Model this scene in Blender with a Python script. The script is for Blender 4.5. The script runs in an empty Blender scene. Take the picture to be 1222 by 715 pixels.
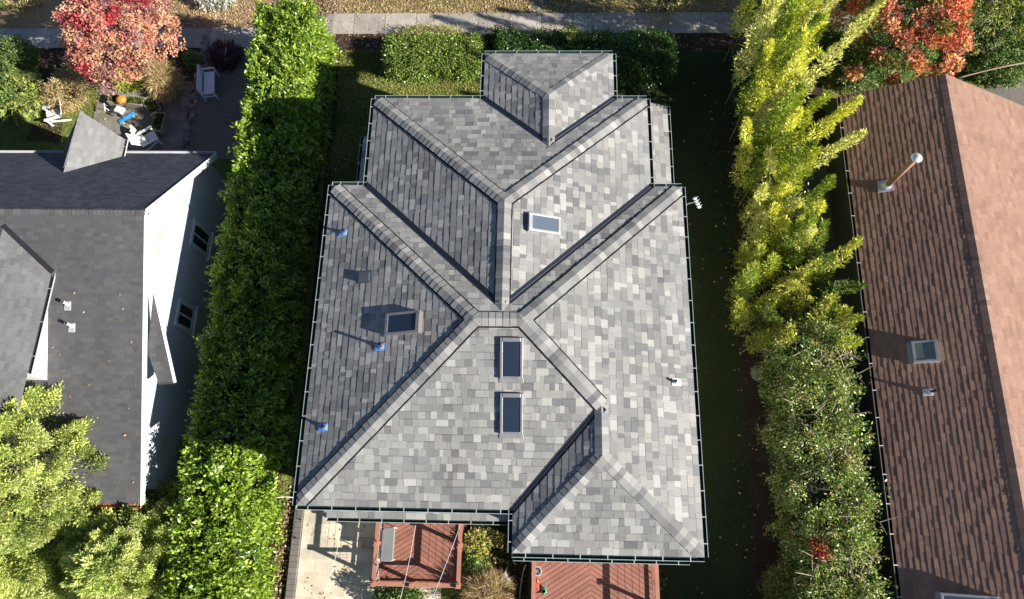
import bpy, math, random
import numpy as np
from mathutils import Vector, Matrix

R = math.radians
random.seed(7)
rng = np.random.default_rng(11)
sc = bpy.context.scene
COL = sc.collection

# ------------------------------------------------------------------ camera
CP = np.array([.3012, -5.9944, 26.975])
PT, RO, YA, FPX = .3112, -.0919, .1079, 815.08
_c, _s = math.cos(YA), math.sin(YA)
_right = np.array([_c, _s, 0.0])
_yf = np.array([-_s, _c, 0.0])
_fw = _yf * math.sin(PT) + np.array([0, 0, -math.cos(PT)])
_up = _yf * math.cos(PT) + np.array([0, 0, math.sin(PT)])
CR = math.cos(RO) * _right + math.sin(RO) * _up
CU = -math.sin(RO) * _right + math.cos(RO) * _up
cam = bpy.data.cameras.new('camera')
cam.sensor_width = 36
cam.lens = 36 * FPX / 1222
cam.clip_end = 2000
camo = bpy.data.objects.new('camera', cam)
COL.objects.link(camo)
m = Matrix.Identity(4)
for i in range(3):
    m[i][0] = CR[i]; m[i][1] = CU[i]; m[i][2] = -_fw[i]; m[i][3] = CP[i]
camo.matrix_world = m
sc.camera = camo

def ray(u, v):
    return _fw + CR * ((u - 611) / FPX) - CU * ((v - 357.5) / FPX)

def at(u, v, z=0.0):
    """point of the place that the photograph shows at pixel u, v when it lies at height z"""
    d = ray(u, v)
    return CP + d * ((z - CP[2]) / d[2])

def onp(u, v, P0, n):
    d = ray(u, v); n = np.array(n, float)
    return CP + d * (np.dot(np.array(P0) - CP, n) / np.dot(d, n))

# ------------------------------------------------------------------ light
SUN_EL, SUN_AZ = 28.8, -21.0
sdir = Vector((math.cos(R(SUN_EL)) * math.cos(R(SUN_AZ)), math.cos(R(SUN_EL)) * math.sin(R(SUN_AZ)), math.sin(R(SUN_EL))))
world = bpy.data.worlds.new("World"); sc.world = world
world.use_nodes = True
nt = world.node_tree
sky = nt.nodes.new('ShaderNodeTexSky'); sky.sky_type = 'NISHITA'; sky.sun_disc = False
sky.altitude = 1500; sky.air_density = .7; sky.dust_density = .3; sky.sun_elevation = R(SUN_EL); sky.sun_rotation = math.atan2(sdir.x, sdir.y)
bg = nt.nodes['Background']; bg.inputs['Strength'].default_value = .07
nt.links.new(sky.outputs[0], bg.inputs['Color'])
sun = bpy.data.lights.new('sun', 'SUN'); sun.energy = 5.0; sun.angle = R(.53); sun.color = (1, .945, .85)
suno = bpy.data.objects.new('sun', sun); COL.objects.link(suno)
suno.rotation_euler = sdir.to_track_quat('Z', 'Y').to_euler()
sc.view_settings.view_transform = 'Standard'; sc.view_settings.look = 'None'
sc.view_settings.exposure = 1.08; sc.view_settings.gamma = 1
sc.view_settings.use_curve_mapping = False
sc.render.engine = 'CYCLES'
sc.cycles.max_bounces = 6

# ------------------------------------------------------------------ materials
def new_mat(name):
    mt = bpy.data.materials.new(name); mt.use_nodes = True
    return mt, mt.node_tree, mt.node_tree.nodes['Principled BSDF']

def nd(t, typ, **kw):
    n = t.nodes.new(typ)
    for k, v in kw.items(): setattr(n, k, v)
    return n

def obj_noise(t, scale, detail=4, rough=.6):
    tc = nd(t, 'ShaderNodeTexCoord'); n = nd(t, 'ShaderNodeTexNoise')
    n.inputs['Scale'].default_value = scale; n.inputs['Detail'].default_value = detail
    n.inputs['Roughness'].default_value = rough
    t.links.new(tc.outputs['Object'], n.inputs['Vector'])
    return n

def tint_mat(name, rough=.85, var=.25, vscale=30, stain=0.15, sscale=1.2, bump=.2, metallic=0.0, spec=.3):
    """per-face paint colour (attribute tint) with fine grain and broad weathering"""
    mt, t, b = new_mat(name)
    a = nd(t, 'ShaderNodeAttribute', attribute_name='tint')
    n = obj_noise(t, vscale, 5, .7); n2 = obj_noise(t, sscale, 4)
    mr = nd(t, 'ShaderNodeMapRange'); mr.inputs[3].default_value = 1 - var; mr.inputs[4].default_value = 1 + var
    mr.inputs[1].default_value = .25; mr.inputs[2].default_value = .75
    t.links.new(n.outputs[0], mr.inputs[0])
    mr2 = nd(t, 'ShaderNodeMapRange'); mr2.inputs[3].default_value = 1 - stain; mr2.inputs[4].default_value = 1 + stain
    mr2.inputs[1].default_value = .3; mr2.inputs[2].default_value = .7
    t.links.new(n2.outputs[0], mr2.inputs[0])
    mu = nd(t, 'ShaderNodeMath', operation='MULTIPLY')
    t.links.new(mr.outputs[0], mu.inputs[0]); t.links.new(mr2.outputs[0], mu.inputs[1])
    vm = nd(t, 'ShaderNodeVectorMath', operation='SCALE')
    t.links.new(a.outputs['Color'], vm.inputs[0]); t.links.new(mu.outputs[0], vm.inputs['Scale'])
    t.links.new(vm.outputs[0], b.inputs['Base Color'])
    b.inputs['Roughness'].default_value = rough; b.inputs['Metallic'].default_value = metallic
    b.inputs['Specular IOR Level'].default_value = spec
    if bump:
        bp = nd(t, 'ShaderNodeBump'); bp.inputs['Strength'].default_value = bump; bp.inputs['Distance'].default_value = .01
        t.links.new(n.outputs[0], bp.inputs['Height']); t.links.new(bp.outputs[0], b.inputs['Normal'])
    return mt

def leaf_mat(name, rough=.5, trans=.3, spec=.4):
    mt, t, b = new_mat(name)
    a = nd(t, 'ShaderNodeAttribute', attribute_name='tint')
    t.links.new(a.outputs['Color'], b.inputs['Base Color'])
    b.inputs['Roughness'].default_value = rough; b.inputs['Specular IOR Level'].default_value = spec
    tr = nd(t, 'ShaderNodeBsdfTranslucent'); mx = nd(t, 'ShaderNodeMixShader'); mx.inputs[0].default_value = trans
    hs = nd(t, 'ShaderNodeHueSaturation'); hs.inputs['Saturation'].default_value = 1.15; hs.inputs['Value'].default_value = 1.3
    t.links.new(a.outputs['Color'], hs.inputs['Color']); t.links.new(hs.outputs[0], tr.inputs['Color'])
    t.links.new(b.outputs[0], mx.inputs[1]); t.links.new(tr.outputs[0], mx.inputs[2])
    t.links.new(mx.outputs[0], t.nodes['Material Output'].inputs['Surface'])
    return mt

def ground_mat(name, cols, s1=.6, s2=7, s3=60, rough=.95, bump=.5, bdist=.03):
    """three noises at different sizes blended through a colour ramp"""
    mt, t, b = new_mat(name)
    n1, n2, n3 = obj_noise(t, s1, 4), obj_noise(t, s2, 5, .65), obj_noise(t, s3, 3, .7)
    ad = nd(t, 'ShaderNodeMath', operation='MULTIPLY_ADD'); ad.inputs[1].default_value = .35
    t.links.new(n1.outputs[0], ad.inputs[0])
    m2 = nd(t, 'ShaderNodeMath', operation='MULTIPLY_ADD'); m2.inputs[1].default_value = .35
    t.links.new(n2.outputs[0], m2.inputs[0])
    m3 = nd(t, 'ShaderNodeMath', operation='MULTIPLY'); m3.inputs[1].default_value = .3
    t.links.new(n3.outputs[0], m3.inputs[0]); t.links.new(m3.outputs[0], m2.inputs[2]); t.links.new(m2.outputs[0], ad.inputs[2])
    rp = nd(t, 'ShaderNodeValToRGB'); els = rp.color_ramp.elements
    while len(els) < len(cols): els.new(.5)
    for i, c in enumerate(cols):
        els[i].position = .34 + .32 * i / (len(cols) - 1); els[i].color = (*c, 1)
    t.links.new(ad.outputs[0], rp.inputs[0]); t.links.new(rp.outputs[0], b.inputs['Base Color'])
    b.inputs['Roughness'].default_value = rough; b.inputs['Specular IOR Level'].default_value = .2
    bp = nd(t, 'ShaderNodeBump'); bp.inputs['Strength'].default_value = bump; bp.inputs['Distance'].default_value = bdist
    t.links.new(ad.outputs[0], bp.inputs['Height']); t.links.new(bp.outputs[0], b.inputs['Normal'])
    return mt

def glass_mat(name, col, rough=.06):
    mt, t, b = new_mat(name)
    n = obj_noise(t, 25, 4, .7)
    mr = nd(t, 'ShaderNodeMapRange'); mr.inputs[1].default_value = .35; mr.inputs[2].default_value = .75
    mr.inputs[3].default_value = rough; mr.inputs[4].default_value = rough + .18
    t.links.new(n.outputs[0], mr.inputs[0]); t.links.new(mr.outputs[0], b.inputs['Roughness'])
    b.inputs['Base Color'].default_value = (*col, 1)
    b.inputs['Specular IOR Level'].default_value = .8
    return mt

M = {}
M['shingle'] = tint_mat('asphalt_shingle', .95, .24, 45, .13, .45, .35, 0, .12)
M['brown_shingle'] = tint_mat('brown_shingle', .95, .2, 40, .10, .8, .35, 0, .12)
M['old_shingle'] = tint_mat('old_shingle', .95, .2, 40, .12, .6, .35, 0, .12)
M['paint'] = tint_mat('painted_surface', .6, .06, 25, .08, 1.5, .05)
M['metal'] = tint_mat('sheet_metal', .38, .08, 20, .12, 3, .03, .55, .5)
M['plastic'] = tint_mat('weathered_plastic', .45, .05, 25, .08, 4, .03, 0, .5)
M['wood'] = tint_mat('stained_wood', .7, .14, 18, .14, 1.6, .2)
M['stone'] = tint_mat('paving_stone', .9, .16, 22, .2, 1.5, .3)
M['siding'] = tint_mat('painted_siding', .65, .03, 12, .05, .8, .03)
M['bark'] = tint_mat('bark', .95, .35, 14, .2, 3, .6)
M['leaf'] = leaf_mat('leaf', .34, .22, .55)
M['needle'] = leaf_mat('needle_spray', .6, .2, .3)
M['soft_leaf'] = leaf_mat('soft_leaf', .6, .25, .3)
M['litter'] = leaf_mat('dry_leaf', .8, .1, .2)
M['glass'] = glass_mat('window_glass', (.018, .027, .045))
M['pale_glass'] = glass_mat('pale_window_glass', (.10, .125, .16)); M['acrylic'] = glass_mat('grey_green_acrylic', (.15, .175, .16), .12)
M['glare_pane'] = glass_mat('glare_glass', (.4, .4, .38))  # pale colour imitates sun glare on the gable pane
M['lawn'] = ground_mat('lawn_turf', [(.03, .055, .014), (.075, .11, .025), (.15, .16, .045), (.24, .2, .085)], .5, 5, 90)
M['soil'] = ground_mat('garden_soil', [(.02, .014, .01), (.045, .03, .022), (.09, .06, .04)], .8, 9, 70, bump=.8)
M['verge'] = ground_mat('leafy_verge', [(.09, .1, .035), (.2, .15, .08), (.32, .23, .14), (.42, .33, .22)], .35, 6, 60, bump=.8)
M['concrete'] = ground_mat('old_concrete', [(.22, .2, .185), (.3, .28, .26), (.38, .36, .34)], .5, 6, 80, bump=.25, bdist=.01)
M['dark_concrete'] = ground_mat('mossy_concrete', [(.09, .085, .075), (.15, .14, .125), (.22, .2, .18)], .6, 6, 60, bump=.4, bdist=.015)

# ------------------------------------------------------------------ object helpers
def tag(o, label=None, cat=None, group=None, kind=None):
    if label: o['label'] = label
    if cat: o['category'] = cat
    if group: o['group'] = group
    if kind: o['kind'] = kind
    return o

def thing(name, loc, label, cat, group=None):
    o = bpy.data.objects.new(name, None); COL.objects.link(o)
    o.location = loc; o.empty_display_size = .3
    return tag(o, label, cat, group)

def world_loc(o):
    v = Vector(o.location)
    while o.parent:
        o = o.parent; v += o.location
    return v

def link(name, me, parent=None):
    o = bpy.data.objects.new(name, me); COL.objects.link(o)
    if parent: o.parent = parent
    return o

def dup(o, loc=None, label=None, rz=None):
    r = o.copy(); COL.objects.link(r)
    if loc is not None: r.location = loc
    if rz is not None: r.rotation_euler = (0, 0, rz)
    if label: r['label'] = label
    for ch in list(o.children):
        c = ch.copy(); COL.objects.link(c); c.parent = r
        for g in list(ch.children):
            d = g.copy(); COL.objects.link(d); d.parent = c
    return r

class MB:
    def __init__(self): self.V = []; self.F = []; self.C = []; self.MI = []
    def add(self, pts, faces, col, mi=0):
        n = len(self.V); self.V += [tuple(p) for p in pts]
        for f in faces:
            self.F.append([i + n for i in f]); self.C.append(col); self.MI.append(mi)
    def poly(self, pts, col, mi=0): self.add(pts, [range(len(pts))], col, mi)
    def hexa(self, a, b, col, mi=0):
        """a: four bottom points, b: four top points, same order (ccw from above)"""
        self.add(list(a) + list(b), [(3, 2, 1, 0), (4, 5, 6, 7), (0, 1, 5, 4), (1, 2, 6, 5), (2, 3, 7, 6), (3, 0, 4, 7)], col, mi)
    def box(self, c, s, col, rz=0, mi=0, ry=0, rx=0):
        rot = Matrix.Rotation(rz, 3, 'Z') @ Matrix.Rotation(ry, 3, 'Y') @ Matrix.Rotation(rx, 3, 'X')
        c = Vector(c); q = []
        for z in (-.5, .5):
            for x, y in ((-.5, -.5), (.5, -.5), (.5, .5), (-.5, .5)):
                q.append(c + rot @ Vector((x * s[0], y * s[1], z * s[2])))
        self.hexa(q[:4], q[4:], col, mi)
    def beam(self, p, q, w, h, col, up=(0, 0, 1), mi=0):
        p, q = Vector(p), Vector(q); d = (q - p).normalized(); up = Vector(up)
        sd = d.cross(up)
        if sd.length < 1e-4: sd = d.cross(Vector((1, 0, 0)))
        sd.normalize(); u = sd.cross(d).normalized()
        f = lambda o: [o - sd * w / 2 - u * h / 2, o + sd * w / 2 - u * h / 2, o + sd * w / 2 + u * h / 2, o - sd * w / 2 + u * h / 2]
        self.hexa(f(p), f(q), col, mi)
    def tube(self, pts, r, col, n=8, mi=0, cap=True):
        pts = [Vector(p) for p in pts]; rs = r if isinstance(r, (list, tuple)) else [r] * len(pts)
        rings = []; ref = Vector((0.31, 0.17, .93))
        for i, p in enumerate(pts):
            d = (pts[min(i + 1, len(pts) - 1)] - pts[max(i - 1, 0)]).normalized()
            a = d.cross(ref)
            if a.length < .05: a = d.cross(Vector((1, 0, 0)))
            a.normalize(); b = d.cross(a)
            rings.append([p + (a * math.cos(k * 2 * math.pi / n) + b * math.sin(k * 2 * math.pi / n)) * rs[i] for k in range(n)])
        V = [v for rg in rings for v in rg]; F = []
        for i in range(len(pts) - 1):
            for k in range(n):
                F.append((i * n + k, i * n + (k + 1) % n, (i + 1) * n + (k + 1) % n, (i + 1) * n + k))
        if cap: F += [tuple(range(n))[::-1], tuple((len(pts) - 1) * n + k for k in range(n))]
        self.add(V, F, col, mi)
    def lathe(self, prof, c, col, n=16, mi=0):
        c = Vector(c); V = []; F = []
        for r, z in prof:
            for k in range(n): V.append(c + Vector((r * math.cos(k * 2 * math.pi / n), r * math.sin(k * 2 * math.pi / n), z)))
        for i in range(len(prof) - 1):
            for k in range(n): F.append((i * n + k, i * n + (k + 1) % n, (i + 1) * n + (k + 1) % n, (i + 1) * n + k))
        self.add(V, F, col, mi)
    def build(self, name, mats, parent=None, smooth=False, bevel=0):
        me = bpy.data.meshes.new(name)
        off = world_loc(parent) if parent else Vector((0, 0, 0))
        me.from_pydata([Vector(v) - off for v in self.V], [], self.F)
        for mt in (mats if isinstance(mats, (list, tuple)) else [mats]): me.materials.append(mt)
        at_ = me.attributes.new('tint', 'FLOAT_COLOR', 'FACE')
        at_.data.foreach_set('color', np.array([(c[0], c[1], c[2], 1) for c in self.C], np.float32).ravel())
        me.polygons.foreach_set('material_index', self.MI)
        if smooth: me.polygons.foreach_set('use_smooth', [True] * len(self.F))
        me.update()
        o = link(name, me, parent)
        if bevel:
            md = o.modifiers.new('bevel', 'BEVEL'); md.width = bevel; md.segments = 2; md.limit_method = 'ANGLE'
        return o

def unit(a): return a / np.maximum(np.linalg.norm(a, axis=-1, keepdims=True), 1e-9)

def leaves(name, mat, parent, C, D, L, W, tint, up=.9):
    """one mesh of leaf-shaped faces: base, two sides, tip"""
    N = len(C); D = unit(D)
    Rv = rng.normal(size=(N, 3)) * .7; Rv[:, 2] += up
    S = unit(np.cross(D, Rv)); Nn = np.cross(S, D)
    L = np.broadcast_to(L, (N,))[:, None]; W = np.broadcast_to(W, (N,))[:, None]
    V = np.empty((N, 4, 3))
    V[:, 0] = C; V[:, 1] = C + D * L * .5 + S * W * .5 + Nn * L * .06
    V[:, 2] = C + D * L - Nn * L * .10; V[:, 3] = C + D * L * .5 - S * W * .5 + Nn * L * .06
    off = np.array(world_loc(parent)) if parent else np.zeros(3)
    V = (V - off).reshape(-1, 3).astype(np.float32)
    me = bpy.data.meshes.new(name)
    me.vertices.add(N * 4); me.vertices.foreach_set('co', V.ravel())
    me.loops.add(N * 4); me.loops.foreach_set('vertex_index', np.arange(N * 4, dtype=np.int32))
    me.polygons.add(N); me.polygons.foreach_set('loop_start', np.arange(0, N * 4, 4, dtype=np.int32))
    me.materials.append(mat)
    a = me.attributes.new('tint', 'FLOAT_COLOR', 'FACE')
    cc = np.ones((N, 4), np.float32); cc[:, :3] = np.clip(tint, .003, .95)
    a.data.foreach_set('color', cc.ravel())
    me.update(calc_edges=True)
    return link(name, me, parent)

def pick(cols, n, jitter=.18, w=None):
    cols = np.array(cols); i = rng.choice(len(cols), n, p=w)
    return cols[i] * (1 + rng.normal(size=(n, 1)) * jitter)

def wob(P, s=1.0, seed=0.0):
    """smooth pseudo noise in -1..1 for points P"""
    x, y, z = P[:, 0] * s + seed, P[:, 1] * s + seed * 1.7, P[:, 2] * s + seed * .6
    return (np.sin(1.7 * x + 1.1 * np.sin(1.3 * y)) + np.sin(1.9 * y + 1.3 * np.sin(1.1 * z + .5)) + np.sin(1.6 * z + 1.2 * np.sin(1.5 * x + 1))) / 3

# ------------------------------------------------------------------ ground
def zg(x):
    t = min(max((-9.2 - x) / 4.0, 0), 1); t = t * t * (3 - 2 * t)
    return -1.0 * t

XS = [-120, -60, -30, -20, -14, -13.2, -12.8, -12.4, -12, -11.6, -11.2, -10.8, -10.4, -10, -9.6, -9.2, -8, 0, 12, 30, 60, 120]
mb = MB(); YS = [-120, -40, -15, 0, 15, 40, 160]
pts = [(x, y, zg(x)) for y in YS for x in XS]; nx = len(XS)
mb.add(pts, [(j * nx + i, j * nx + i + 1, (j + 1) * nx + i + 1, (j + 1) * nx + i) for j in range(len(YS) - 1) for i in range(nx - 1)], (.1, .1, .1))
tag(mb.build('ground', M['lawn'], smooth=True), kind='structure')

def band(name, x0, x1, y0, y1, dz, mat):
    xs = sorted(set([x0, x1] + [x for x in XS if x0 < x < x1])); mb = MB()
    p = [(x, y, zg(x) + dz) for y in (y0, y1) for x in xs]; n = len(xs)
    mb.add(p, [(i, i + 1, n + i + 1, n + i) for i in range(n - 1)], (.3, .3, .3))
    return tag(mb.build(name, mat), kind='structure')

def patch(name, outline, dz, mat, wavy=0, seed=1):
    """flat patch of ground with an irregular edge; outline in metres"""
    rr = random.Random(seed); P = []
    n = len(outline)
    for i in range(n):
        a, b = np.array(outline[i][:2]), np.array(outline[(i + 1) % n][:2]); k = max(1, int(np.linalg.norm(b - a) / .4)) if wavy else 1
        for j in range(k):
            q = a + (b - a) * j / k
            P.append((q[0] + rr.uniform(-wavy, wavy), q[1] + rr.uniform(-wavy, wavy)))
    mb = MB(); mb.poly([(x, y, zg(x) + dz) for x, y in P], (.3, .3, .3))
    return tag(mb.build(name, mat), kind='structure')

# front: bed strip, sidewalk slabs, verge, street beyond the frame
band('verge', -60, 60, 17.02, 20.2, .008, M['verge'])
band('garden_bed', -9.3, 11, 14.9, 15.86, .006, M['soil'])
mb = MB(); x = -40.0; r_ = random.Random(3)
while x < 40:
    w = 1.5; g = .012
    xs = [q for q in np.linspace(x + g, x + w - g, 4)]
    c = .32 * r_.uniform(.86, 1.14); col = (c * 1.1, c, c * .88)
    for a, b in zip(xs[:-1], xs[1:]):
        mb.hexa([(a, 15.86, zg(a) - .05), (b, 15.86, zg(b) - .05), (b, 17.02, zg(b) - .05), (a, 17.02, zg(a) - .05)],
                [(a, 15.86, zg(a) + .03), (b, 15.86, zg(b) + .03), (b, 17.02, zg(b) + .03), (a, 17.02, zg(a) + .03)], col)
    x += w
tag(mb.build('sidewalk', M['stone']), kind='structure')
band('front_path', -.1, .75, 17.03, 20.0, .035, M['dark_concrete'])
band('street', -120, 120, 20.4, 28, .01, M['dark_concrete'])
band('kerb', -120, 120, 20.2, 20.42, .14, M['concrete'])
patch('side_bed', [(8.3, -14), (13, -14), (13.2, 13.5), (8.9, 13.5), (8.7, 4)], .006, M['soil'], .12, 4)
M['shade_turf'] = ground_mat('shade_dark_lawn', [(.015, .023, .009), (.028, .042, .014), (.048, .052, .02)], .5, 5, 90)  # lawn colours darkened to imitate the hedge's shade
patch('side_lawn', [(4.4, -14), (9.3, -14), (9.3, 4), (9.3, 14.9), (4.4, 14.9)], .004, M['shade_turf'], .1, 8)
patch('hedge_bed', [(-9.6, -14), (-8.75, -14), (-8.65, -5), (-8.9, 15), (-9.6, 15)], .007, M['soil'], .08, 5)
patch('back_bed', [(-2.1, -12), (.1, -12), (.1, -6.3), (-2.1, -6.3)], .006, M['soil'], .1, 6)

# ------------------------------------------------------------------ roof builders
def clip_half(P, a, n):
    """keep the part of polygon P (2D) with dot(p-a, n) >= 0"""
    out = []
    for i in range(len(P)):
        p, q = P[i], P[(i + 1) % len(P)]
        dp = (p[0] - a[0]) * n[0] + (p[1] - a[1]) * n[1]; dq = (q[0] - a[0]) * n[0] + (q[1] - a[1]) * n[1]
        if dp >= 0: out.append(p)
        if dp * dq < 0:
            t = dp / (dp - dq); out.append((p[0] + (q[0] - p[0]) * t, p[1] + (q[1] - p[1]) * t))
    return out

def area2(P): return .5 * sum(P[i][0] * P[(i + 1) % len(P)][1] - P[(i + 1) % len(P)][0] * P[i][1] for i in range(len(P)))

GREY = [((.33, .322, .305), .13), ((.255, .25, .24), .27), ((.222, .219, .213), .30), ((.188, .187, .186), .2), ((.15, .151, .154), .07), ((.285, .27, .25), .03)]
BROWN = [((.265, .160, .120), .4), ((.25, .149, .112), .3), ((.285, .172, .128), .2), ((.225, .136, .104), .1)]
SLATE = [((.086, .085, .09), .4), ((.093, .092, .095), .3), ((.079, .079, .084), .2), ((.101, .098, .099), .1)]
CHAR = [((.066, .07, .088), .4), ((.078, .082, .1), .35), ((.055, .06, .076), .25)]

def tabs(mb, pieces, P0, u, v, n, e, widths, thick, palette, rnd, base=True, jit=.05, shade=0):
    """courses of shingles as real lapped tabs on the plane P0,u,v,n; pieces are convex outlines in (s,t)"""
    pieces = [p if area2(p) > 0 else p[::-1] for p in pieces]
    smin = min(q[0] for p in pieces for q in p); smax = max(q[0] for p in pieces for q in p)
    tmin = min(q[1] for p in pieces for q in p); tmax = max(q[1] for p in pieces for q in p)
    P0, u, v, n = (np.array(k, float) for k in (P0, u, v, n))
    W = lambda s, t, h: tuple(P0 + u * s + v * t + n * h)
    cols = [c for c, w in palette]; ws = [w for c, w in palette]
    k = 0
    while tmin + k * e < tmax:
        t0 = tmin + k * e; t1 = t0 + e; s = smin - rnd.uniform(0, .4)
        while s < smax:
            w = rnd.choice(widths); th = rnd.choice(thick); c = rnd.choices(cols, ws)[0]; j = rnd.gauss(1, jit)
            col = (c[0] * j, c[1] * j, c[2] * j)
            tl = t0 - (rnd.uniform(0, .012)); band = rnd.random() < .5
            for p in pieces:
                Q = [(s, tl), (s + w - .004, tl), (s + w - .004, t1), (s, t1)]
                for i in range(len(p)):
                    a, b = p[i], p[(i + 1) % len(p)]
                    Q = clip_half(Q, a, (-(b[1] - a[1]), b[0] - a[0]))
                    if len(Q) < 3: break
                if len(Q) < 3 or abs(area2(Q)) < 1e-4: continue
                H = [th * (1 - (q[1] - tl) / (t1 - tl) * .85) for q in Q]
                top = [W(q[0], q[1], h) for q, h in zip(Q, H)]
                bot = [W(q[0], q[1], -.004) for q in Q]
                m_ = len(Q)
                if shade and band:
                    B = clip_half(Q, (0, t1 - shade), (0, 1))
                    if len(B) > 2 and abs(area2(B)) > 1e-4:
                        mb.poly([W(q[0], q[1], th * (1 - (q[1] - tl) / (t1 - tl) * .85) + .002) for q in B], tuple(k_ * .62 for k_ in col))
                mb.add(top + bot, [tuple(range(m_))] + [(i, i + m_, (i + 1) % m_ + m_, (i + 1) % m_) for i in range(m_)], col)
            s += w
        k += 1
    if base:
        for p in pieces: mb.poly([W(q[0], q[1], -.006) for q in p], (.03, .03, .03))

def roof_plane(pieces3, eave_dir):
    """frame for a sloping plane from its plan pieces with heights; eave_dir is the horizontal direction of the eave"""
    a, b, c = (np.array(q, float) for q in pieces3[0][:3])
    n = np.cross(b - a, c - a); n /= np.linalg.norm(n)
    if n[2] < 0: n = -n
    u = np.array([eave_dir[0], eave_dir[1], 0.0]); u /= np.linalg.norm(u)
    v = np.cross(n, u); v /= np.linalg.norm(v)
    if v[2] < 0: v = -v; u = -u
    P0 = min((np.array(q, float) for p in pieces3 for q in p), key=lambda q: q[2])
    st = [[(float(np.dot(np.array(q) - P0, u)), float(np.dot(np.array(q) - P0, v))) for q in p] for p in pieces3]
    return st, P0, u, v, n

def cap_run(mb, a, b, n1, n2, palette, rnd, hw=.2, e=.2, h0=.056, h1=.043, trim=0, vent=False):
    """lapped ridge or hip caps from a (low) to b (high); n1, n2 are the normals of the two planes"""
    a, b, n1, n2 = (np.array(k, float) for k in (a, b, n1, n2))
    L = np.linalg.norm(b - a); d = (b - a) / L
    if trim: a = a + d * trim; L -= trim
    d1 = np.cross(d, n1); d1 /= np.linalg.norm(d1)
    if d1[2] > 0 or (abs(d1[2]) < 1e-6): d1 = -d1
    d2 = np.cross(d, n2); d2 /= np.linalg.norm(d2)
    if d2[2] > 0: d2 = -d2
    nn = n1 + n2; nn /= np.linalg.norm(nn)
    if vent:
        for dd, n_ in ((d1, n1), (d2, n2)):
            mb.poly([a + nn * .03, a + d * L + nn * .03, a + d * L + dd * (hw + .05) + n_ * .022, a + dd * (hw + .05) + n_ * .022], (.012, .012, .014))
    cols = [c for c, w in palette]; ws = [w for c, w in palette]; t = 0
    while t < L - .02:
        t2 = min(t + e * 1.25, L + .03); c = rnd.choices(cols, ws)[0]; j = rnd.gauss(1, .08); col = tuple(k * j for k in c)
        jw = hw * rnd.uniform(.97, 1.03)
        def ring(tt, h):
            o = a + d * tt
            return [o + d1 * jw + n1 * h, o + nn * (h + .012), o + d2 * jw + n2 * h]
        A, B = ring(t, h0 + rnd.uniform(-.006, .006)), ring(t2, h1)
        lo = [a + d * t + d1 * jw - n1 * .01, a + d * t - nn * .02, a + d * t + d2 * jw - n2 * .01]
        hi = [a + d * t2 + d1 * jw - n1 * .01, a + d * t2 - nn * .02, a + d * t2 + d2 * jw - n2 * .01]
        V = A + B + lo + hi
        mb.add(V, [(0, 1, 4, 3), (1, 2, 5, 4), (0, 6, 7, 1), (1, 7, 8, 2), (0, 3, 9, 6), (2, 8, 11, 5)], col)
        t += e

def gutter(parent, a, b, out, z, mat, col, lip, hcol, step=.72, w=.12, h=.10, hangers=True, name='gutter', ends=(True, True)):
    """open trough along a-b hanging outside the roof edge, with strap hangers as sub-parts"""
    a, b = np.array([*a, z], float), np.array([*b, z], float); o = np.array([*out, 0.0])
    L = np.linalg.norm(b - a); d = (b - a) / L; up = np.array([0, 0, 1.0])
    prof = [(0, 0), (0, -h), (w * .72, -h), (w, -h * .45), (w, .012), (w - .014, .012), (w - .014, -h * .42), (w * .68, -h + .008), (.008, -h + .008), (.008, 0)]
    g = MB(); A = [a + o * p + up * q for p, q in prof]; B = [b + o * p + up * q for p, q in prof]; n = len(prof)
    for i in range(n):
        j = (i + 1) % n
        g.add([A[i], B[i], B[j], A[j]], [(0, 1, 2, 3)], lip if i in (4, 3) else col)  # lip coloured paler than the trough to look sunlit
    for e_, P in zip(ends, (A, B)):
        if e_: g.add([P[0], P[1], P[2], P[3], P[4]], [(0, 1, 2, 3, 4)], lip)
    go = g.build(name, mat, parent)
    if hangers:
        k = max(1, int(round(L / step))); h0 = None
        for i in range(k):
            p = a + d * (L * (i + .5) / k) + up * .014
            if h0 is None:
                hb = MB(); q = np.zeros(3)
                hb.beam(q - o * .03, q + o * (w + .006), .026, .006, hcol)
                hb.beam(q + o * (w + .004) - up * .02, q + o * (w + .004) + up * .004, .026, .006, hcol)
                h0 = hb.build('hanger', M['metal']); h0.parent = go
            else:
                x = h0.copy(); COL.objects.link(x); x.parent = go; h = x
            hh = h0 if i == 0 else h
            hh.location = Vector(p) - world_loc(go)
    return go

# ------------------------------------------------------------------ main house
ZE, PITCH = 6.6, .363
x0, x1, yN, yS = -6.605, 5.195, 4.566, -5.893
xw0, xw1, yW = -5.445, 4.191, 7.915
xt0, xt1, yT = -1.656, 3.072, 9.755
xs0, yB = -.368, -7.042
GI = .115                                                   # room for the gutter outside the roof edge
house = thing('house', (0, 0, 0), 'large central house with a blended grey shingle hip roof and four skylights', 'house')
roof_holder = thing('roof', (0, 0, 0), None, None); roof_holder.parent = house
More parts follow.
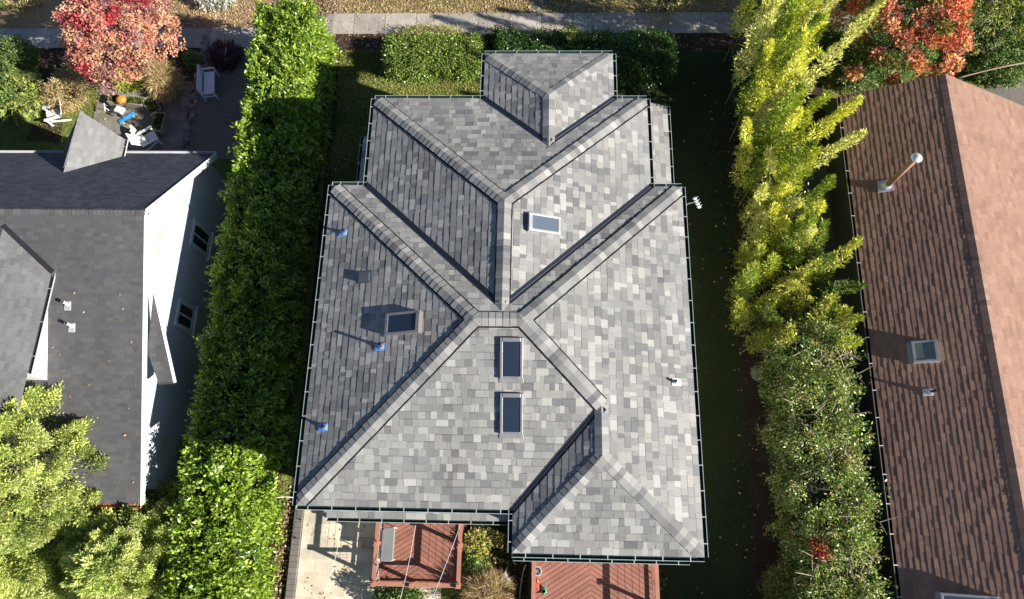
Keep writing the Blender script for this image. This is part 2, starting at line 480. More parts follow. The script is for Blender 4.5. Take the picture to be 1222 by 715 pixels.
# roof edge lines, inside the gutters
ex0, ex1, eyN, eyS = x0 + GI, x1 - GI, yN - GI, yS + GI
ewx0, ewx1, eyW = xw0 + GI, xw1 - GI, yW - GI
etx0, etx1, eyT = xt0 + GI, xt1 - GI, yT - GI
esx0, eyB = xs0 + GI, yB + GI
zE = ZE + .03
def Z(h): return zE + PITCH * h
dm = (eyN - eyS) / 2; ym = (eyN + eyS) / 2
R1 = (ex0 + dm, ym, Z(dm)); R2 = (ex1 - dm, ym, Z(dm))
hw_ = (ewx1 - ewx0) / 2; wx = (ewx0 + ewx1) / 2
AW = (wx, eyW - hw_, Z(hw_)); EW = (wx, eyN - hw_, Z(hw_))
ht_ = (etx1 - etx0) / 2; tx = (etx0 + etx1) / 2
AT = (tx, eyT - ht_, Z(ht_)); ET = (tx, eyW - ht_, Z(ht_))
xr = 2.215; sJ = ex1 - xr
J = (xr, eyS + sJ, Z(sJ)); S = (xr, -4.33, Z(sJ))
E0 = zE
planes = {
 'W': ([[(ex0, eyS, E0), R1, (ex0, eyN, E0)]], (0, 1)),
 'N': ([[(ex0, eyN, E0), (ewx0, eyN, E0), EW, R1], [R1, EW, R2], [EW, (ewx1, eyN, E0), (ex1, eyN, E0), R2]], (1, 0)),
 'E': ([[(ex1, eyN, E0), R2, J, (ex1, J[1], E0)], [(ex1, J[1], E0), J, S, (ex1, eyB, E0)]], (0, 1)),
 'S': ([[(ex0, eyS, E0), (esx0, eyS, E0), J, R2, R1]], (1, 0)),
 'sW': ([[(esx0, eyB, E0), (esx0, eyS, E0), J, S]], (0, 1)),
 'sS': ([[(esx0, eyB, E0), (ex1, eyB, E0), S]], (1, 0)),
 'wW': ([[(ewx0, eyW, E0), (ewx0, eyN, E0), EW, AW]], (0, 1)),
 'wE': ([[(ewx1, eyW, E0), (ewx1, eyN, E0), EW, AW]], (0, 1)),
 'wN': ([[(ewx0, eyW, E0), AW, ET, (etx0, eyW, E0)], [ET, AW, (ewx1, eyW, E0), (etx1, eyW, E0)]], (1, 0)),
 'tW': ([[(etx0, eyT, E0), (etx0, eyW, E0), ET, AT]], (0, 1)),
 'tE': ([[(etx1, eyT, E0), (etx1, eyW, E0), ET, AT]], (0, 1)),
 'tN': ([[(etx0, eyT, E0), (etx1, eyT, E0), AT]], (1, 0)),
}
# open valleys: the shingles stop short of the valley line on both sides
valleys = [((ewx0, eyN, E0), EW, 'N', 'wW'), ((ewx1, eyN, E0), EW, 'N', 'wE'), ((etx0, eyW, E0), ET, 'wN', 'tW'),
           ((etx1, eyW, E0), ET, 'wN', 'tE'), ((esx0, eyS, E0), J, 'S', 'sW')]
VW = .10
NRM = {}
rnd = random.Random(21)
for nm, (pc, ed) in planes.items():
    pcs = [list(p) for p in pc]
    for a, b, p1, p2 in valleys:
        if nm not in (p1, p2): continue
        for i, p in enumerate(pcs):
            if not (any(np.allclose(q, a) for q in p) and any(np.allclose(q, b) for q in p)): continue
            d = np.array([b[0] - a[0], b[1] - a[1]]); d /= np.linalg.norm(d); nn = np.array([-d[1], d[0]])
            cen = np.mean([q[:2] for q in p], axis=0)
            if np.dot(cen - np.array(a[:2]), nn) < 0: nn = -nn
            P2 = clip_half([q[:2] for q in p], np.array(a[:2]) + nn * VW, nn)
            # height back from the plane
            A_ = np.array(p[0]); n_ = np.cross(np.array(p[1]) - A_, np.array(p[2]) - A_)
            pcs[i] = [(q[0], q[1], A_[2] - (n_[0] * (q[0] - A_[0]) + n_[1] * (q[1] - A_[1])) / n_[2]) for q in P2]
    st, P0, u, v, n = roof_plane(pcs, ed); NRM[nm] = n
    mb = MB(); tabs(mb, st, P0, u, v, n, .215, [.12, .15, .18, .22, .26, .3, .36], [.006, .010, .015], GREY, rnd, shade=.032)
    mb.build('roof_slope', M['shingle'], roof_holder)
def vflash(a, b, n1, n2):
    a, b, n1, n2 = (np.array(k, float) for k in (a, b, n1, n2)); d = (b - a) / np.linalg.norm(b - a); mb = MB()
    s1 = np.cross(d, n1); s1 *= np.sign(s1[2]); s2 = np.cross(d, n2); s2 *= np.sign(s2[2]); up = np.array([0, 0, 1.0])
    c = (.035, .04, .055)
    for s, n in ((s1, n1), (s2, n2)):
        mb.poly([a + n * .004, b + n * .004, b + s * .2 - n * .0025, a + s * .2 - n * .0025], c)
    r = [(s1 * .02 + n1 * .005), up * .03, (s2 * .02 + n2 * .005)]
    mb.poly([a + r[0], b + r[0], b + r[1], a + r[1]], c); mb.poly([a + r[1], b + r[1], b + r[2], a + r[2]], c)
    mb.build('valley_flashing', M['metal'], roof_holder)
for a, b, p1, p2 in valleys: vflash(a, b, NRM[p1], NRM[p2])
def cap(nm, a, b, p1, p2, vent=True):
    mb = MB(); cap_run(mb, a, b, NRM[p1], NRM[p2], GREY, rnd, trim=.2 if a[2] == E0 else 0, vent=vent, h0=.056 if vent else .03, h1=.043 if vent else .02); mb.build(nm, M['shingle'], roof_holder)
def shift(p, dx=0, dy=0, dz=0): return (p[0] + dx, p[1] + dy, p[2] + dz)
cap('hip_cap', (ex0, eyS, E0), R1, 'W', 'S'); cap('hip_cap', (ex0, eyN, E0), R1, 'W', 'N')
cap('hip_cap', (ex1, eyN, E0), R2, 'N', 'E'); cap('hip_cap', J, R2, 'S', 'E')
cap('ridge_cap', R1, R2, 'S', 'N'); cap('ridge_cap', S, J, 'sW', 'E', False)
cap('hip_cap', (esx0, eyB, E0), S, 'sW', 'sS', False); cap('hip_cap', (ex1, eyB, E0), S, 'E', 'sS', False)
cap('hip_cap', (ewx0, eyW, E0), AW, 'wW', 'wN'); cap('hip_cap', (ewx1, eyW, E0), AW, 'wN', 'wE')
cap('ridge_cap', (EW[0], EW[1] - .12, EW[2]), AW, 'wW', 'wE')
cap('hip_cap', (etx0, eyT, E0), AT, 'tW', 'tN', False); cap('hip_cap', (etx1, eyT, E0), AT, 'tN', 'tE', False)
cap('ridge_cap', (ET[0], ET[1] - .12, ET[2]), AT, 'tW', 'tE', False)

GC, GL, GH = (.012, .03, .03), (.30, .40, .39), (.62, .64, .64)
ZG = ZE + .02
def hg(a, b, out, **k): gutter(house, a, b, out, k.pop('z', ZG), M['paint'], GC, GL, GH, **k)
hg((ex0, eyS), (ex0, eyN), (-1, 0)); hg((ex0, eyN), (ewx0, eyN), (0, 1)); hg((ewx0, eyN), (ewx0, eyW), (-1, 0))
hg((ewx0, eyW), (etx0, eyW), (0, 1)); hg((etx0, eyW), (etx0, eyT), (-1, 0)); hg((etx0, eyT), (etx1, eyT), (0, 1))
hg((etx1, eyT), (etx1, eyW), (1, 0)); hg((etx1, eyW), (ewx1, eyW), (0, 1)); hg((ewx1, eyW), (ewx1, eyN), (1, 0))
hg((ewx1, eyN), (ex1, eyN), (0, 1)); hg((ex1, eyN), (ex1, eyB), (1, 0)); hg((ex1, eyB), (esx0, eyB), (0, -1))
hg((esx0, eyB), (esx0, eyS), (-1, 0)); hg((esx0, eyS), (ex0, eyS), (0, -1))

# walls under the roof, soffit and fascia boards
outline = [(x0, yS), (xs0, yS), (xs0, yB), (x1, yB), (x1, yN), (xw1, yN), (xw1, yW), (xt1, yW), (xt1, yT), (xt0, yT), (xt0, yW), (xw0, yW), (xw0, yN), (x0, yN)]
def inset(P, d):
    out = []; n = len(P)
    for i in range(n):
        a, b, c = np.array(P[i - 1]), np.array(P[i]), np.array(P[(i + 1) % n])
        n1 = np.array([-(b - a)[1], (b - a)[0]]); n1 /= np.linalg.norm(n1); n2 = np.array([-(c - b)[1], (c - b)[0]]); n2 /= np.linalg.norm(n2)
        out.append(tuple(b + (n1 + n2) * d))
    return out
wl = inset(outline, .62)
mb = MB()
for i in range(len(wl)):
    a, b = wl[i], wl[(i + 1) % len(wl)]
    mb.poly([(*a, -.3), (*b, -.3), (*b, ZE - .06), (*a, ZE - .06)], (.42, .40, .36))
mb.build('wall', M['siding'], house)
so, si = inset(outline, GI + .01), inset(outline, .6); mb = MB()
for i in range(len(so)):
    j = (i + 1) % len(so)
    mb.poly([(*so[i], ZE - .09), (*so[j], ZE - .09), (*si[j], ZE - .09), (*si[i], ZE - .09)], (.55, .55, .52))
    mb.poly([(*so[i], ZE - .1), (*so[j], ZE - .1), (*so[j], ZE + .012), (*so[i], ZE + .012)], (.5, .5, .48))
mb.build('fascia', M['paint'], house)

# windows and doors of the walls under the eaves
def wall_window(parent, c, w, h, out, door=False, gm='glass'):
    out = np.array([*out, 0.0]); sd = np.array([-out[1], out[0], 0]); up = np.array([0, 0, 1.0]); c = np.array(c, float)
    fr = MB(); gl = MB(); t = .15
    P = lambda s, z, o: c + sd * s + up * z + out * o
    for s0, s1, z0, z1 in ((-w / 2, -w / 2 + t, -h / 2, h / 2), (w / 2 - t, w / 2, -h / 2, h / 2), (-w / 2 + t, w / 2 - t, h / 2 - t, h / 2), (-w / 2 + t, w / 2 - t, -h / 2, -h / 2 + t), (-.03, .03, -h / 2 + t, h / 2 - t)):
        fr.hexa([P(s0, z0, -.02), P(s1, z0, -.02), P(s1, z0, .05), P(s0, z0, .05)], [P(s0, z1, -.02), P(s1, z1, -.02), P(s1, z1, .05), P(s0, z1, .05)], (.78, .78, .76))
    gl.poly([P(-w / 2 + t * .5, -h / 2 + t * .5, .015), P(w / 2 - t * .5, -h / 2 + t * .5, .015), P(w / 2 - t * .5, h / 2 - t * .5, .015), P(-w / 2 + t * .5, h / 2 - t * .5, .015)], (.02, .03, .05))
    f = fr.build('door' if door else 'window', M['paint'], parent); gl.build('pane', M[gm], f)
    if not door:
        sl = MB(); sl.hexa([P(-w / 2 - .08, -h / 2 - .06, -.02), P(w / 2 + .08, -h / 2 - .06, -.02), P(w / 2 + .08, -h / 2 - .06, .1), P(-w / 2 - .08, -h / 2 - .06, .1)],
                           [P(-w / 2 - .08, -h / 2 - .003, -.02), P(w / 2 + .08, -h / 2 - .003, -.02), P(w / 2 + .08, -h / 2 - .003, .08), P(-w / 2 - .08, -h / 2 - .003, .08)], (.78, .78, .76))
        sl.build('sill', M['paint'], f)
    return f
for xx in (-4.6, -2.2): wall_window(house, (xx, yS + .62, 4.9), 1.3, 1.2, (0, -1))
wall_window(house, (-3.6, yS + .62, 1.7), 1.8, 2.1, (0, -1), True); wall_window(house, (2.3, yB + .62, 1.7), 1.8, 2.1, (0, -1), True)
wall_window(house, (2.3, yB + .62, 4.9), 1.6, 1.2, (0, -1))
for yy in (-3.5, 1.5):
    wall_window(house, (x0 + .62, yy, 4.9), 1.2, 1.2, (-1, 0)); wall_window(house, (x1 - .62, yy, 4.9), 1.2, 1.2, (1, 0))
    wall_window(house, (x0 + .62, yy, 1.8), 1.2, 1.3, (-1, 0)); wall_window(house, (x1 - .62, yy, 1.8), 1.2, 1.3, (1, 0))
wall_window(house, (.7, yT - .62, 4.9), 1.4, 1.2, (0, 1))

# lower pent roofs that peep out under the main eaves
def pent(a, b, out, depth, zlow, slope=.33, hang=True, ends=(True, True)):
    a, b = np.array(a, float), np.array(b, float); o = np.array(out, float)
    p = MB(); lo0, lo1 = np.array([*a, zlow]), np.array([*b, zlow])
    hi0, hi1 = np.array([*(a - o * depth), zlow + slope * depth]), np.array([*(b - o * depth), zlow + slope * depth])
    st, P0, u, v, n = roof_plane([[lo0, lo1, hi1, hi0]], (b - a))
    tabs(p, st, P0, u, v, n, .215, [.2, .25, .3, .36], [.014, .018, .026], GREY, rnd)
    for q0, q1 in ((lo0, hi0), (lo1, hi1)):
        p.poly([q0, q1, (q1[0], q1[1], zlow - .15), (q0[0], q0[1], zlow - .15)], (.5, .5, .48))
    po = p.build('pent_roof', M['shingle'], house)
    gutter(house, a, b, out, zlow - .01, M['paint'], GC, GL, GH, ends=ends)
    w = MB(); ih = .45
    q = [a - o * ih, b - o * ih]
    w.poly([(*q[0], -.2), (*q[1], -.2), (*q[1], zlow - .02), (*q[0], zlow - .02)], (.42, .40, .36))
    d = (b - a) / np.linalg.norm(b - a)
    for e_, s in ((q[0], 1), (q[1], -1)):
        w.poly([(*e_, -.2), (*(e_ - o * (depth - ih)), -.2), (*(e_ - o * (depth - ih)), zlow + slope * depth * .6), (*e_, zlow - .02)], (.42, .40, .36))
    w.build('lower_wall', M['siding'], house)
zl = 3.7
p1, p2 = at(389, 627, zl), at(606, 622, zl)
yb = (p1[1] + p2[1]) / 2 + .12
pent((p1[0], yb), (xs0 + .5, yb), (0, -1), 1.35, zl)
p1, p2 = at(612, 674, zl), at(823, 670, zl)
yb2 = (p1[1] + p2[1]) / 2 + .12
pent((p1[0], yb2), (p2[0], yb2), (0, -1), 1.2, zl)
p1, p2 = at(801, 124, zl), at(803, 218, zl)
pent(((p1[0] + p2[0]) / 2 - .12, p1[1] - .1), ((p1[0] + p2[0]) / 2 - .12, yN - .4), (1, 0), 1.6, zl)
p1, p2 = at(431, 163, zl), at(435, 213, zl)
pent((p1[0] + .1, p1[1]), (p1[0] + .1, yN - .4), (-1, 0), 1.3, zl)

# skylights
def skylight(parent, px, P0, n, upd, ln, wd, fcol, hgt=.16, gm='glass', trim=(.36, .35, .335)):
    n = np.array(n, float); n /= np.linalg.norm(n); c = onp(px[0], px[1], P0, n); v = np.array(upd, float); v -= n * np.dot(v, n); v /= np.linalg.norm(v); s = np.cross(v, n)
    fr = MB(); t = .07; P = lambda a, b, h: c + s * a + v * b + n * h
    def bar(a0, a1, b0, b1, h1, col):
        fr.hexa([P(a0, b0, -.03), P(a1, b0, -.03), P(a1, b1, -.03), P(a0, b1, -.03)], [P(a0, b0, h1), P(a1, b0, h1), P(a1, b1, h1), P(a0, b1, h1)], col)
    W, L = wd / 2, ln / 2
    bar(-W, -W + t, -L, L, hgt, fcol); bar(W - t, W, -L, L, hgt, fcol)
    bar(-W + t, W - t, -L, -L + t, hgt - .004, fcol); bar(-W + t, W - t, L - t - .04, L, hgt + .012, fcol)
    # apron flashing below and saddle above
    fr.hexa([P(-W - .02, -L - .14, .018), P(W + .02, -L - .14, .018), P(W + .02, -L - .002, .018), P(-W - .02, -L - .002, .018)],
            [P(-W - .02, -L - .14, .03), P(W + .02, -L - .14, .03), P(W + .02, -L - .002, .04), P(-W - .02, -L - .002, .04)], trim)
    f = fr.build('skylight', M['metal'], parent, bevel=.008)
    g = MB(); q = t * .7
    g.poly([P(-W + q, -L + q, hgt - .02), P(W - q, -L + q, hgt - .02), P(W - q, L - q, hgt - .02), P(-W + q, L - q, hgt - .02)], (.02, .03, .05))
    g.build('glass', M[gm], f)
    return f
BRN, LGT = (.30, .28, .26), (.60, .59, .57)
f_ = skylight(house, (484, 387), (ex0, 0, zE), NRM['W'], (1, 0, 0), 1.12, .66, (.33, .30, .28), .2)
tag(f_, 'brown framed skylight')
skylight(house, (648, 269), (ewx1, 0, zE), NRM['wE'], (-1, 0, 0), 1.02, .58, LGT, .17, 'pale_glass')
skylight(house, (610.5, 427), (0, eyS, zE), NRM['S'], (0, 1, 0), 1.16, .64, (.3, .3, .305), .13)
skylight(house, (610.5, 493), (0, eyS, zE), NRM['S'], (0, 1, 0), 1.16, .64, (.3, .3, .305), .13)

# plumbing vents and the box vent
def vent_pipe(parent, px, P0, n, fl, hgt, r=.045, upd=(1, 0, 0), pipe_col=(.05, .05, .055), fs=.26):
    n = np.array(n, float); n /= np.linalg.norm(n); c = onp(px[0], px[1], P0, n); v = np.array(upd, float); v -= n * np.dot(v, n); v /= np.linalg.norm(v); s = np.cross(v, n)
    mb = MB()
    mb.tube([c - np.array([0, 0, .03]), c + np.array([0, 0, hgt])], r, pipe_col, 12, cap=False)
    mb.tube([c + np.array([0, 0, hgt * .1]), c + np.array([0, 0, hgt - .004])], r * .78, (.01, .01, .01), 12)
    p = mb.build('vent_pipe', M['plastic'], parent, smooth=False)
    f = MB(); q = lambda a, b, h: c + s * a + v * b + n * h
    f.hexa([q(-fs * .55, -fs, .02), q(fs * .55, -fs, .02), q(fs * .55, fs * .45, .0), q(-fs * .55, fs * .45, .0)],
           [q(-fs * .5, -fs, .036), q(fs * .5, -fs, .036), q(fs * .5, fs * .45, .032), q(-fs * .5, fs * .45, .032)], fl)
    f.build('flashing', M['plastic'], p)
    bt = MB(); bt.tube([c + n * .03, c + np.array([0, 0, .10])], [r * 1.9, r * 1.25], (.5, .5, .5), 12)
    bt.build('boot', M['metal'], p)
BLUE = (.10, .33, .72)
for px, h in (((411.5, 278), .27), ((455.5, 414), .36), ((388, 510), .28)):
    vent_pipe(house, px, (ex0, 0, zE), NRM['W'], BLUE, h, fs=.2)
vent_pipe(house, (805, 456), (ex1, 0, zE), NRM['E'], (.75, .74, .72), .24, .04, (-1, 0, 0), fs=.2)
c = onp(436, 331, (ex0, 0, zE), NRM['W']); n_ = NRM['W']; v_ = np.array([1, 0, .363]); v_ /= np.linalg.norm(v_); s_ = np.cross(v_, n_)
mb = MB(); q = lambda a, b, h: c + s_ * a + v_ * b + n_ * h
mb.hexa([q(-.15, -.17, -.01), q(.15, -.17, -.01), q(.13, .22, -.01), q(-.13, .22, -.01)], [q(-.15, -.17, .13), q(.15, -.17, .13), q(.13, .15, .06), q(-.13, .15, .06)], (.10, .11, .13))
mb.hexa([q(-.2, -.22, .012), q(.2, -.22, .012), q(.2, .26, .012), q(-.2, .26, .012)], [q(-.2, -.22, .03), q(.2, -.22, .03), q(.2, .26, .03), q(-.2, .26, .03)], (.16, .165, .18))
mb.build('roof_vent', M['metal'], house, bevel=.01)

# antenna panel on the east eave
c = at(829, 243, 5.9)
ant = thing('antenna', (float(c[0]), float(c[1]), 5.9), 'small white antenna bar on a short arm under the right eave of the grey roof', 'antenna')
mb = MB(); mb.tube([c + np.array([-.55, -.08, -.3]), c + np.array([-.2, 0, .0]), c + np.array([.0, .02, .05])], .022, (.7, .7, .7), 8); mb.build('arm', M['metal'], ant)
mb = MB(); mb.beam(c + np.array([-.02, .2, .08]), c + np.array([.14, -.2, .08]), .1, .06, (.75, .76, .77)); mb.build('panel', M['plastic'], ant, bevel=.01)
mb = MB()
for t in (-.15, -.05, .05, .15):
    mb.beam(c + np.array([.06 - t * .4 - .09, t - .05, .13]), c + np.array([.06 - t * .4 + .09, t + .04, .13]), .02, .02, (.7, .7, .72))
mb.build('element', M['metal'], ant)

# ------------------------------------------------------------------ left neighbour's house
LXW, LXR = -13.5, -13.2
n_house = thing('house', (-20, 0, -1), 'white house on the left with a dark grey roof and white gable wall', 'house')
lroof = thing('roof', (0, 0, 0), None, None); lroof.parent = n_house; lroof.location = (0, 0, 0)
PK = (LXR, 3.85, 5.8); NE_ = (LXR, 8.37, 1.78); SE_ = (LXR, -5.82, 2.75)
XL = -27.0
def lplane(a, b, mat, pal, name='roof_slope', extra=None, seed=5, holder=None, e=.14, ws=(.2, .25, .3), th=(.008, .011)):
    st, P0, u, v, n = roof_plane(extra or [[a, b, (XL, b[1], b[2]), (XL, a[1], a[2])]], (1, 0)); mb = MB()
    tabs(mb, st, P0, u, v, n, e, list(ws), list(th), pal, random.Random(seed), jit=.03); mb.build(name, mat, holder or lroof); return n
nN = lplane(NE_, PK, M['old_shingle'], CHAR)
nS = lplane(SE_, PK, M['old_shingle'], SLATE, seed=6)
mb = MB(); cap_run(mb, (XL, PK[1], PK[2]), PK, nN, nS, SLATE, random.Random(2), .16, .15, .03, .015); mb.build('ridge_cap', M['old_shingle'], lroof)
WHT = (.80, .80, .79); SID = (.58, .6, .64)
# gable wall with lap siding
mb = MB(); zz = -1.3
def gable_y(z):
    kn = (PK[1] - NE_[1]) / (PK[2] - NE_[2]); ks = (PK[1] - SE_[1]) / (PK[2] - SE_[2])
    yn = NE_[1] - .35 if z < NE_[2] - .2 else min(NE_[1] - .35, PK[1] + (z + .12 - PK[2]) * kn)
    ys = SE_[1] + .55 if z < SE_[2] - .2 else max(SE_[1] + .55, PK[1] + (z + .12 - PK[2]) * ks)
    return ys, max(yn, ys + .02)
while zz < 5.6:
    z2 = min(zz + .14, 5.62); a0, a1 = gable_y(zz); b0, b1 = gable_y(z2)
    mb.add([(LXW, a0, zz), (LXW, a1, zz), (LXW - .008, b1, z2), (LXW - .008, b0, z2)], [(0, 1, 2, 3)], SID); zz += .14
yn_, ys_ = NE_[1] - .35, SE_[1] + .55
mb.poly([(LXW, yn_, -1.3), (XL, yn_, -1.3), (XL, yn_, 2.0), (LXW, yn_, 2.0)], WHT)
mb.poly([(LXW, ys_, -1.3), (XL, ys_, -1.3), (XL, ys_, 2.85), (LXW, ys_, 2.85)], WHT)
mb.build('wall', M['siding'], n_house)
# rake boards, fascia, gutters
for a, b, nm in ((NE_, PK, 'rake_board'), (SE_, PK, 'rake_board')):
    mb = MB(); A, B = Vector(a), Vector(b)
    mb.beam(A + Vector((.012, 0, -.11)), B + Vector((.012, 0, -.11)), .03, .24, WHT); 
    d = (B - A).normalized(); 
    mb.poly([A + Vector((0, 0, -.05)), B + Vector((0, 0, -.05)), B + Vector((LXW - LXR, 0, -.05)), A + Vector((LXW - LXR, 0, -.05))], WHT)
    mb.build(nm, M['paint'], n_house)
gutter(n_house, (XL, NE_[1]), (LXR, NE_[1]), (0, 1), NE_[2] - .01, M['paint'], (.5, .5, .5), (.7, .71, .72), (.6, .6, .6), hangers=False)
gutter(n_house, (XL, SE_[1]), (LXR, SE_[1]), (0, -1), SE_[2] - .01, M['paint'], (.35, .12, .06), (.4, .16, .08), (.6, .6, .6), hangers=False)
# small side roof stepping out below the rake
mb = MB(); lo = .32
P0_ = (LXR, SE_[1], SE_[2] - lo)
W4 = [onp(u, v, P0_, nS) for u, v in ((183, 349), (207, 456), (189, 457), (176, 420))]
st, P0, u, v, n = roof_plane([W4], (1, 0)); tabs(mb, st, P0, u, v, n, .15, [.25, .3, .34], [.008, .011], SLATE, random.Random(8))
mb.build('side_roof', M['old_shingle'], n_house)
mb = MB(); A, B = Vector(W4[0]), Vector(W4[1]); mb.beam(A + Vector((.02, 0, -.07)), B + Vector((.02, 0, -.07)), .03, .17, WHT)
A2, B2 = Vector(W4[2]), Vector(W4[1]); mb.beam(A2 + Vector((0, -.02, -.07)), B2 + Vector((0, -.02, -.07)), .03, .17, (.06, .06, .065))
mb.build('side_fascia', M['paint'], n_house)
# windows in the shaded wall and up in the gable
def wpt(u, v): return onp(u, v, (LXW, 0, 0), (1, 0, 0))
for cs in (((231, 262), (252, 279), (247, 309), (226, 290)), ((213, 356), (233, 367.5), (229, 401), (207, 386))):
    q = np.array([wpt(*k) for k in cs]); c = q.mean(0); h = abs(q[0, 2] - q[1, 2]); w = abs(q[0, 1] - q[3, 1])
    wall_window(n_house, (LXW, c[1], c[2]), max(w, 1.1), h, (1, 0))
q = wpt(190, 290); wall_window(n_house, (LXW, q[1], q[2]), 1.5, .9, (1, 0), gm='glare_pane')
# entry gable on the north slope
zr_, ze_ = 3.3, 2.05
a_ = at(96, 133, zr_); b_ = (a_[0] - .1, 6.85, zr_); e1 = at(152, 155, ze_); e2 = (e1[0], 7.55, ze_)
xw_ = 2 * a_[0] - e1[0]
mb = MB(); st, P0, u, v, n = roof_plane([[(a_[0], a_[1], zr_), (e1[0], a_[1] - 0.55, ze_), (e1[0], e2[1] - .1, ze_), (b_[0], b_[1] - .4, zr_)]], (0, 1)); nE_ = n
tabs(mb, st, P0, u, v, n, .15, [.25, .3, .34], [.006, .009], [((.17, .17, .17), .5), ((.185, .185, .185), .5)], random.Random(9)); mb.build('porch_roof', M['old_shingle'], n_house)
mb = MB(); st, P0, u, v, n = roof_plane([[(a_[0], a_[1], zr_), (xw_, a_[1] - .55, ze_), (xw_, e2[1] - .1, ze_), (b_[0], b_[1] - .4, zr_)]], (0, 1))
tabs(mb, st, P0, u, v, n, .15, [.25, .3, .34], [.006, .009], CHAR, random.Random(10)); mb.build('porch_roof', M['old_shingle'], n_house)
mb = MB(); cap_run(mb, (b_[0], b_[1] + .0, zr_), (a_[0], a_[1], zr_), nE_, n, [((.15, .15, .155), 1)], random.Random(3), .12, .15, .03, .015); mb.build('ridge_cap', M['old_shingle'], lroof)
gutter(n_house, (e1[0], a_[1] - .55), (e1[0], e2[1]), (1, 0), ze_ - .01, M['paint'], (.03, .03, .03), (.5, .5, .5), (.7, .7, .7), step=.6)
mb = MB(); mb.poly([(e1[0] - .25, a_[1] - .8, -1.1), (e1[0] - .25, 7.8, -1.1), (e1[0] - .25, 7.8, ze_), (e1[0] - .25, a_[1] - .8, ze_)], WHT)
mb.poly([(xw_ + .25, a_[1] - .8, -1.1), (e1[0] - .25, a_[1] - .8, -1.1), (e1[0] - .25, a_[1] - .8, ze_), (a_[0], a_[1] - .8, zr_ - .2), (xw_ + .25, a_[1] - .8, ze_)], WHT)
mb.build('porch_wall', M['siding'], n_house)
# cross gable on the south slope
rA = onp(5, 270, SE_, nS); eA = onp(62, 325, SE_, nS); eB = at(33, 446, eA[2])
mb = MB(); ridgeS = (rA[0], eB[1], rA[2])
st, P0, u, v, n = roof_plane([[tuple(rA), tuple(eA), (eA[0], eB[1] - 1.5, eA[2]), (rA[0], eB[1] - 1.5, rA[2])]], (0, 1)); nC = n
tabs(mb, st, P0, u, v, n, .15, [.25, .3, .34], [.007, .01], [((.15, .15, .15), .4), ((.165, .165, .165), .4), ((.135, .135, .137), .2)], random.Random(12)); mb.build('roof_slope', M['old_shingle'], lroof)
mb = MB(); xl2 = 2 * rA[0] - eA[0]
st, P0, u, v, n = roof_plane([[tuple(rA), (xl2, eA[1], eA[2]), (xl2, eB[1] - 1.5, eA[2]), (rA[0], eB[1] - 1.5, rA[2])]], (0, 1))
tabs(mb, st, P0, u, v, n, .15, [.25, .3, .34], [.007, .01], SLATE, random.Random(13)); mb.build('roof_slope', M['old_shingle'], lroof)
mb = MB(); cap_run(mb, (rA[0], eB[1] - 1.5, rA[2]), tuple(rA), nC, n, [((.15, .15, .155), 1)], random.Random(3), .13, .15, .03, .015); mb.build('ridge_cap', M['old_shingle'], lroof)
mb = MB(); mb.beam(Vector(rA) + Vector((0, .0, .03)), Vector(eA) + Vector((.05, 0, .03)), .16, .05, (.05, .05, .055)); mb.build('valley_flashing', M['metal'], lroof)
gutter(n_house, (eA[0] + .01, eB[1]), (eA[0] + .01, eA[1]), (1, 0), eA[2] - .01, M['paint'], (.02, .02, .022), (.4, .4, .41), (.7, .7, .7), step=1.1)
mb = MB(); xx = eA[0] - .12
def zS(y): return SE_[2] + (y - SE_[1]) * (PK[2] - SE_[2]) / (PK[1] - SE_[1])
mb.poly([(xx, eA[1], zS(eA[1])), (xx, eB[1], zS(eB[1]) - .05), (xx, eB[1], eA[2] - .03), (xx, eA[1], eA[2] - .03)], WHT)
mb.poly([(xx, eB[1], zS(eB[1]) - .05), (xl2, eB[1], zS(eB[1]) - .05), (xl2, eB[1], eA[2]), (rA[0], eB[1], rA[2] - .05), (xx, eB[1], eA[2])], WHT)
mb.build('dormer_wall', M['siding'], n_house)
for px, h in (((81, 363), .3), ((86, 389), .34)):
    vent_pipe(n_house, px, SE_, nS, (.33, .34, .35), h, .055, (0, 1, 0), (.45, .46, .47), .22)

# ------------------------------------------------------------------ right neighbour's house
r_house = thing('house', (16, 0, 0), 'low house on the right with a long brown shingle gable roof, flue pipe and skylights', 'house')
rroof = thing('roof', (0, 0, 0), None, None); rroof.parent = r_house
ZR = 2.8
eN, eS_ = at(999, 115, ZR), at(1072, 715, ZR)
yd = np.array([eN[0] - eS_[0], eN[1] - eS_[1], 0]); yd /= np.linalg.norm(yd); xd = np.array([yd[1], -yd[0], 0])
pk = at(1128, 90, 4.35); hwid = float(np.dot(pk - eN, xd)); ZP = 4.35
eNn = eN + yd * float(np.dot(pk - eN, yd)) * .5
Lr = 22.0
def rp(a, b, z): q = eNn + xd * a - yd * b; return (q[0], q[1], z)
def rplane(pts, pal, seed, e, ws, th, mat='brown_shingle'):
    st, P0, u, v, n = roof_plane([pts], tuple(yd[:2])); mb = MB()
    tabs(mb, st, P0, u, v, n, e, ws, th, pal, random.Random(seed), jit=.035); mb.build('roof_slope', M[mat], rroof); return n
nW = rplane([rp(.1, 0, ZR), rp(hwid, 0, ZP), rp(hwid, Lr, ZP), rp(.1, Lr, ZR)], BROWN, 31, .175, [.22, .26, .3, .34], [.010, .013, .017])
nE2 = rplane([rp(hwid + 6.5, 0, ZP - 6.5 * (ZP - ZR) / (hwid - .1)), rp(hwid, 0, ZP), rp(hwid, Lr, ZP), rp(hwid + 6.5, Lr, ZP - 6.5 * (ZP - ZR) / (hwid - .1))], BROWN, 32, .2, [.26, .3, .34, .4], [.004, .005])
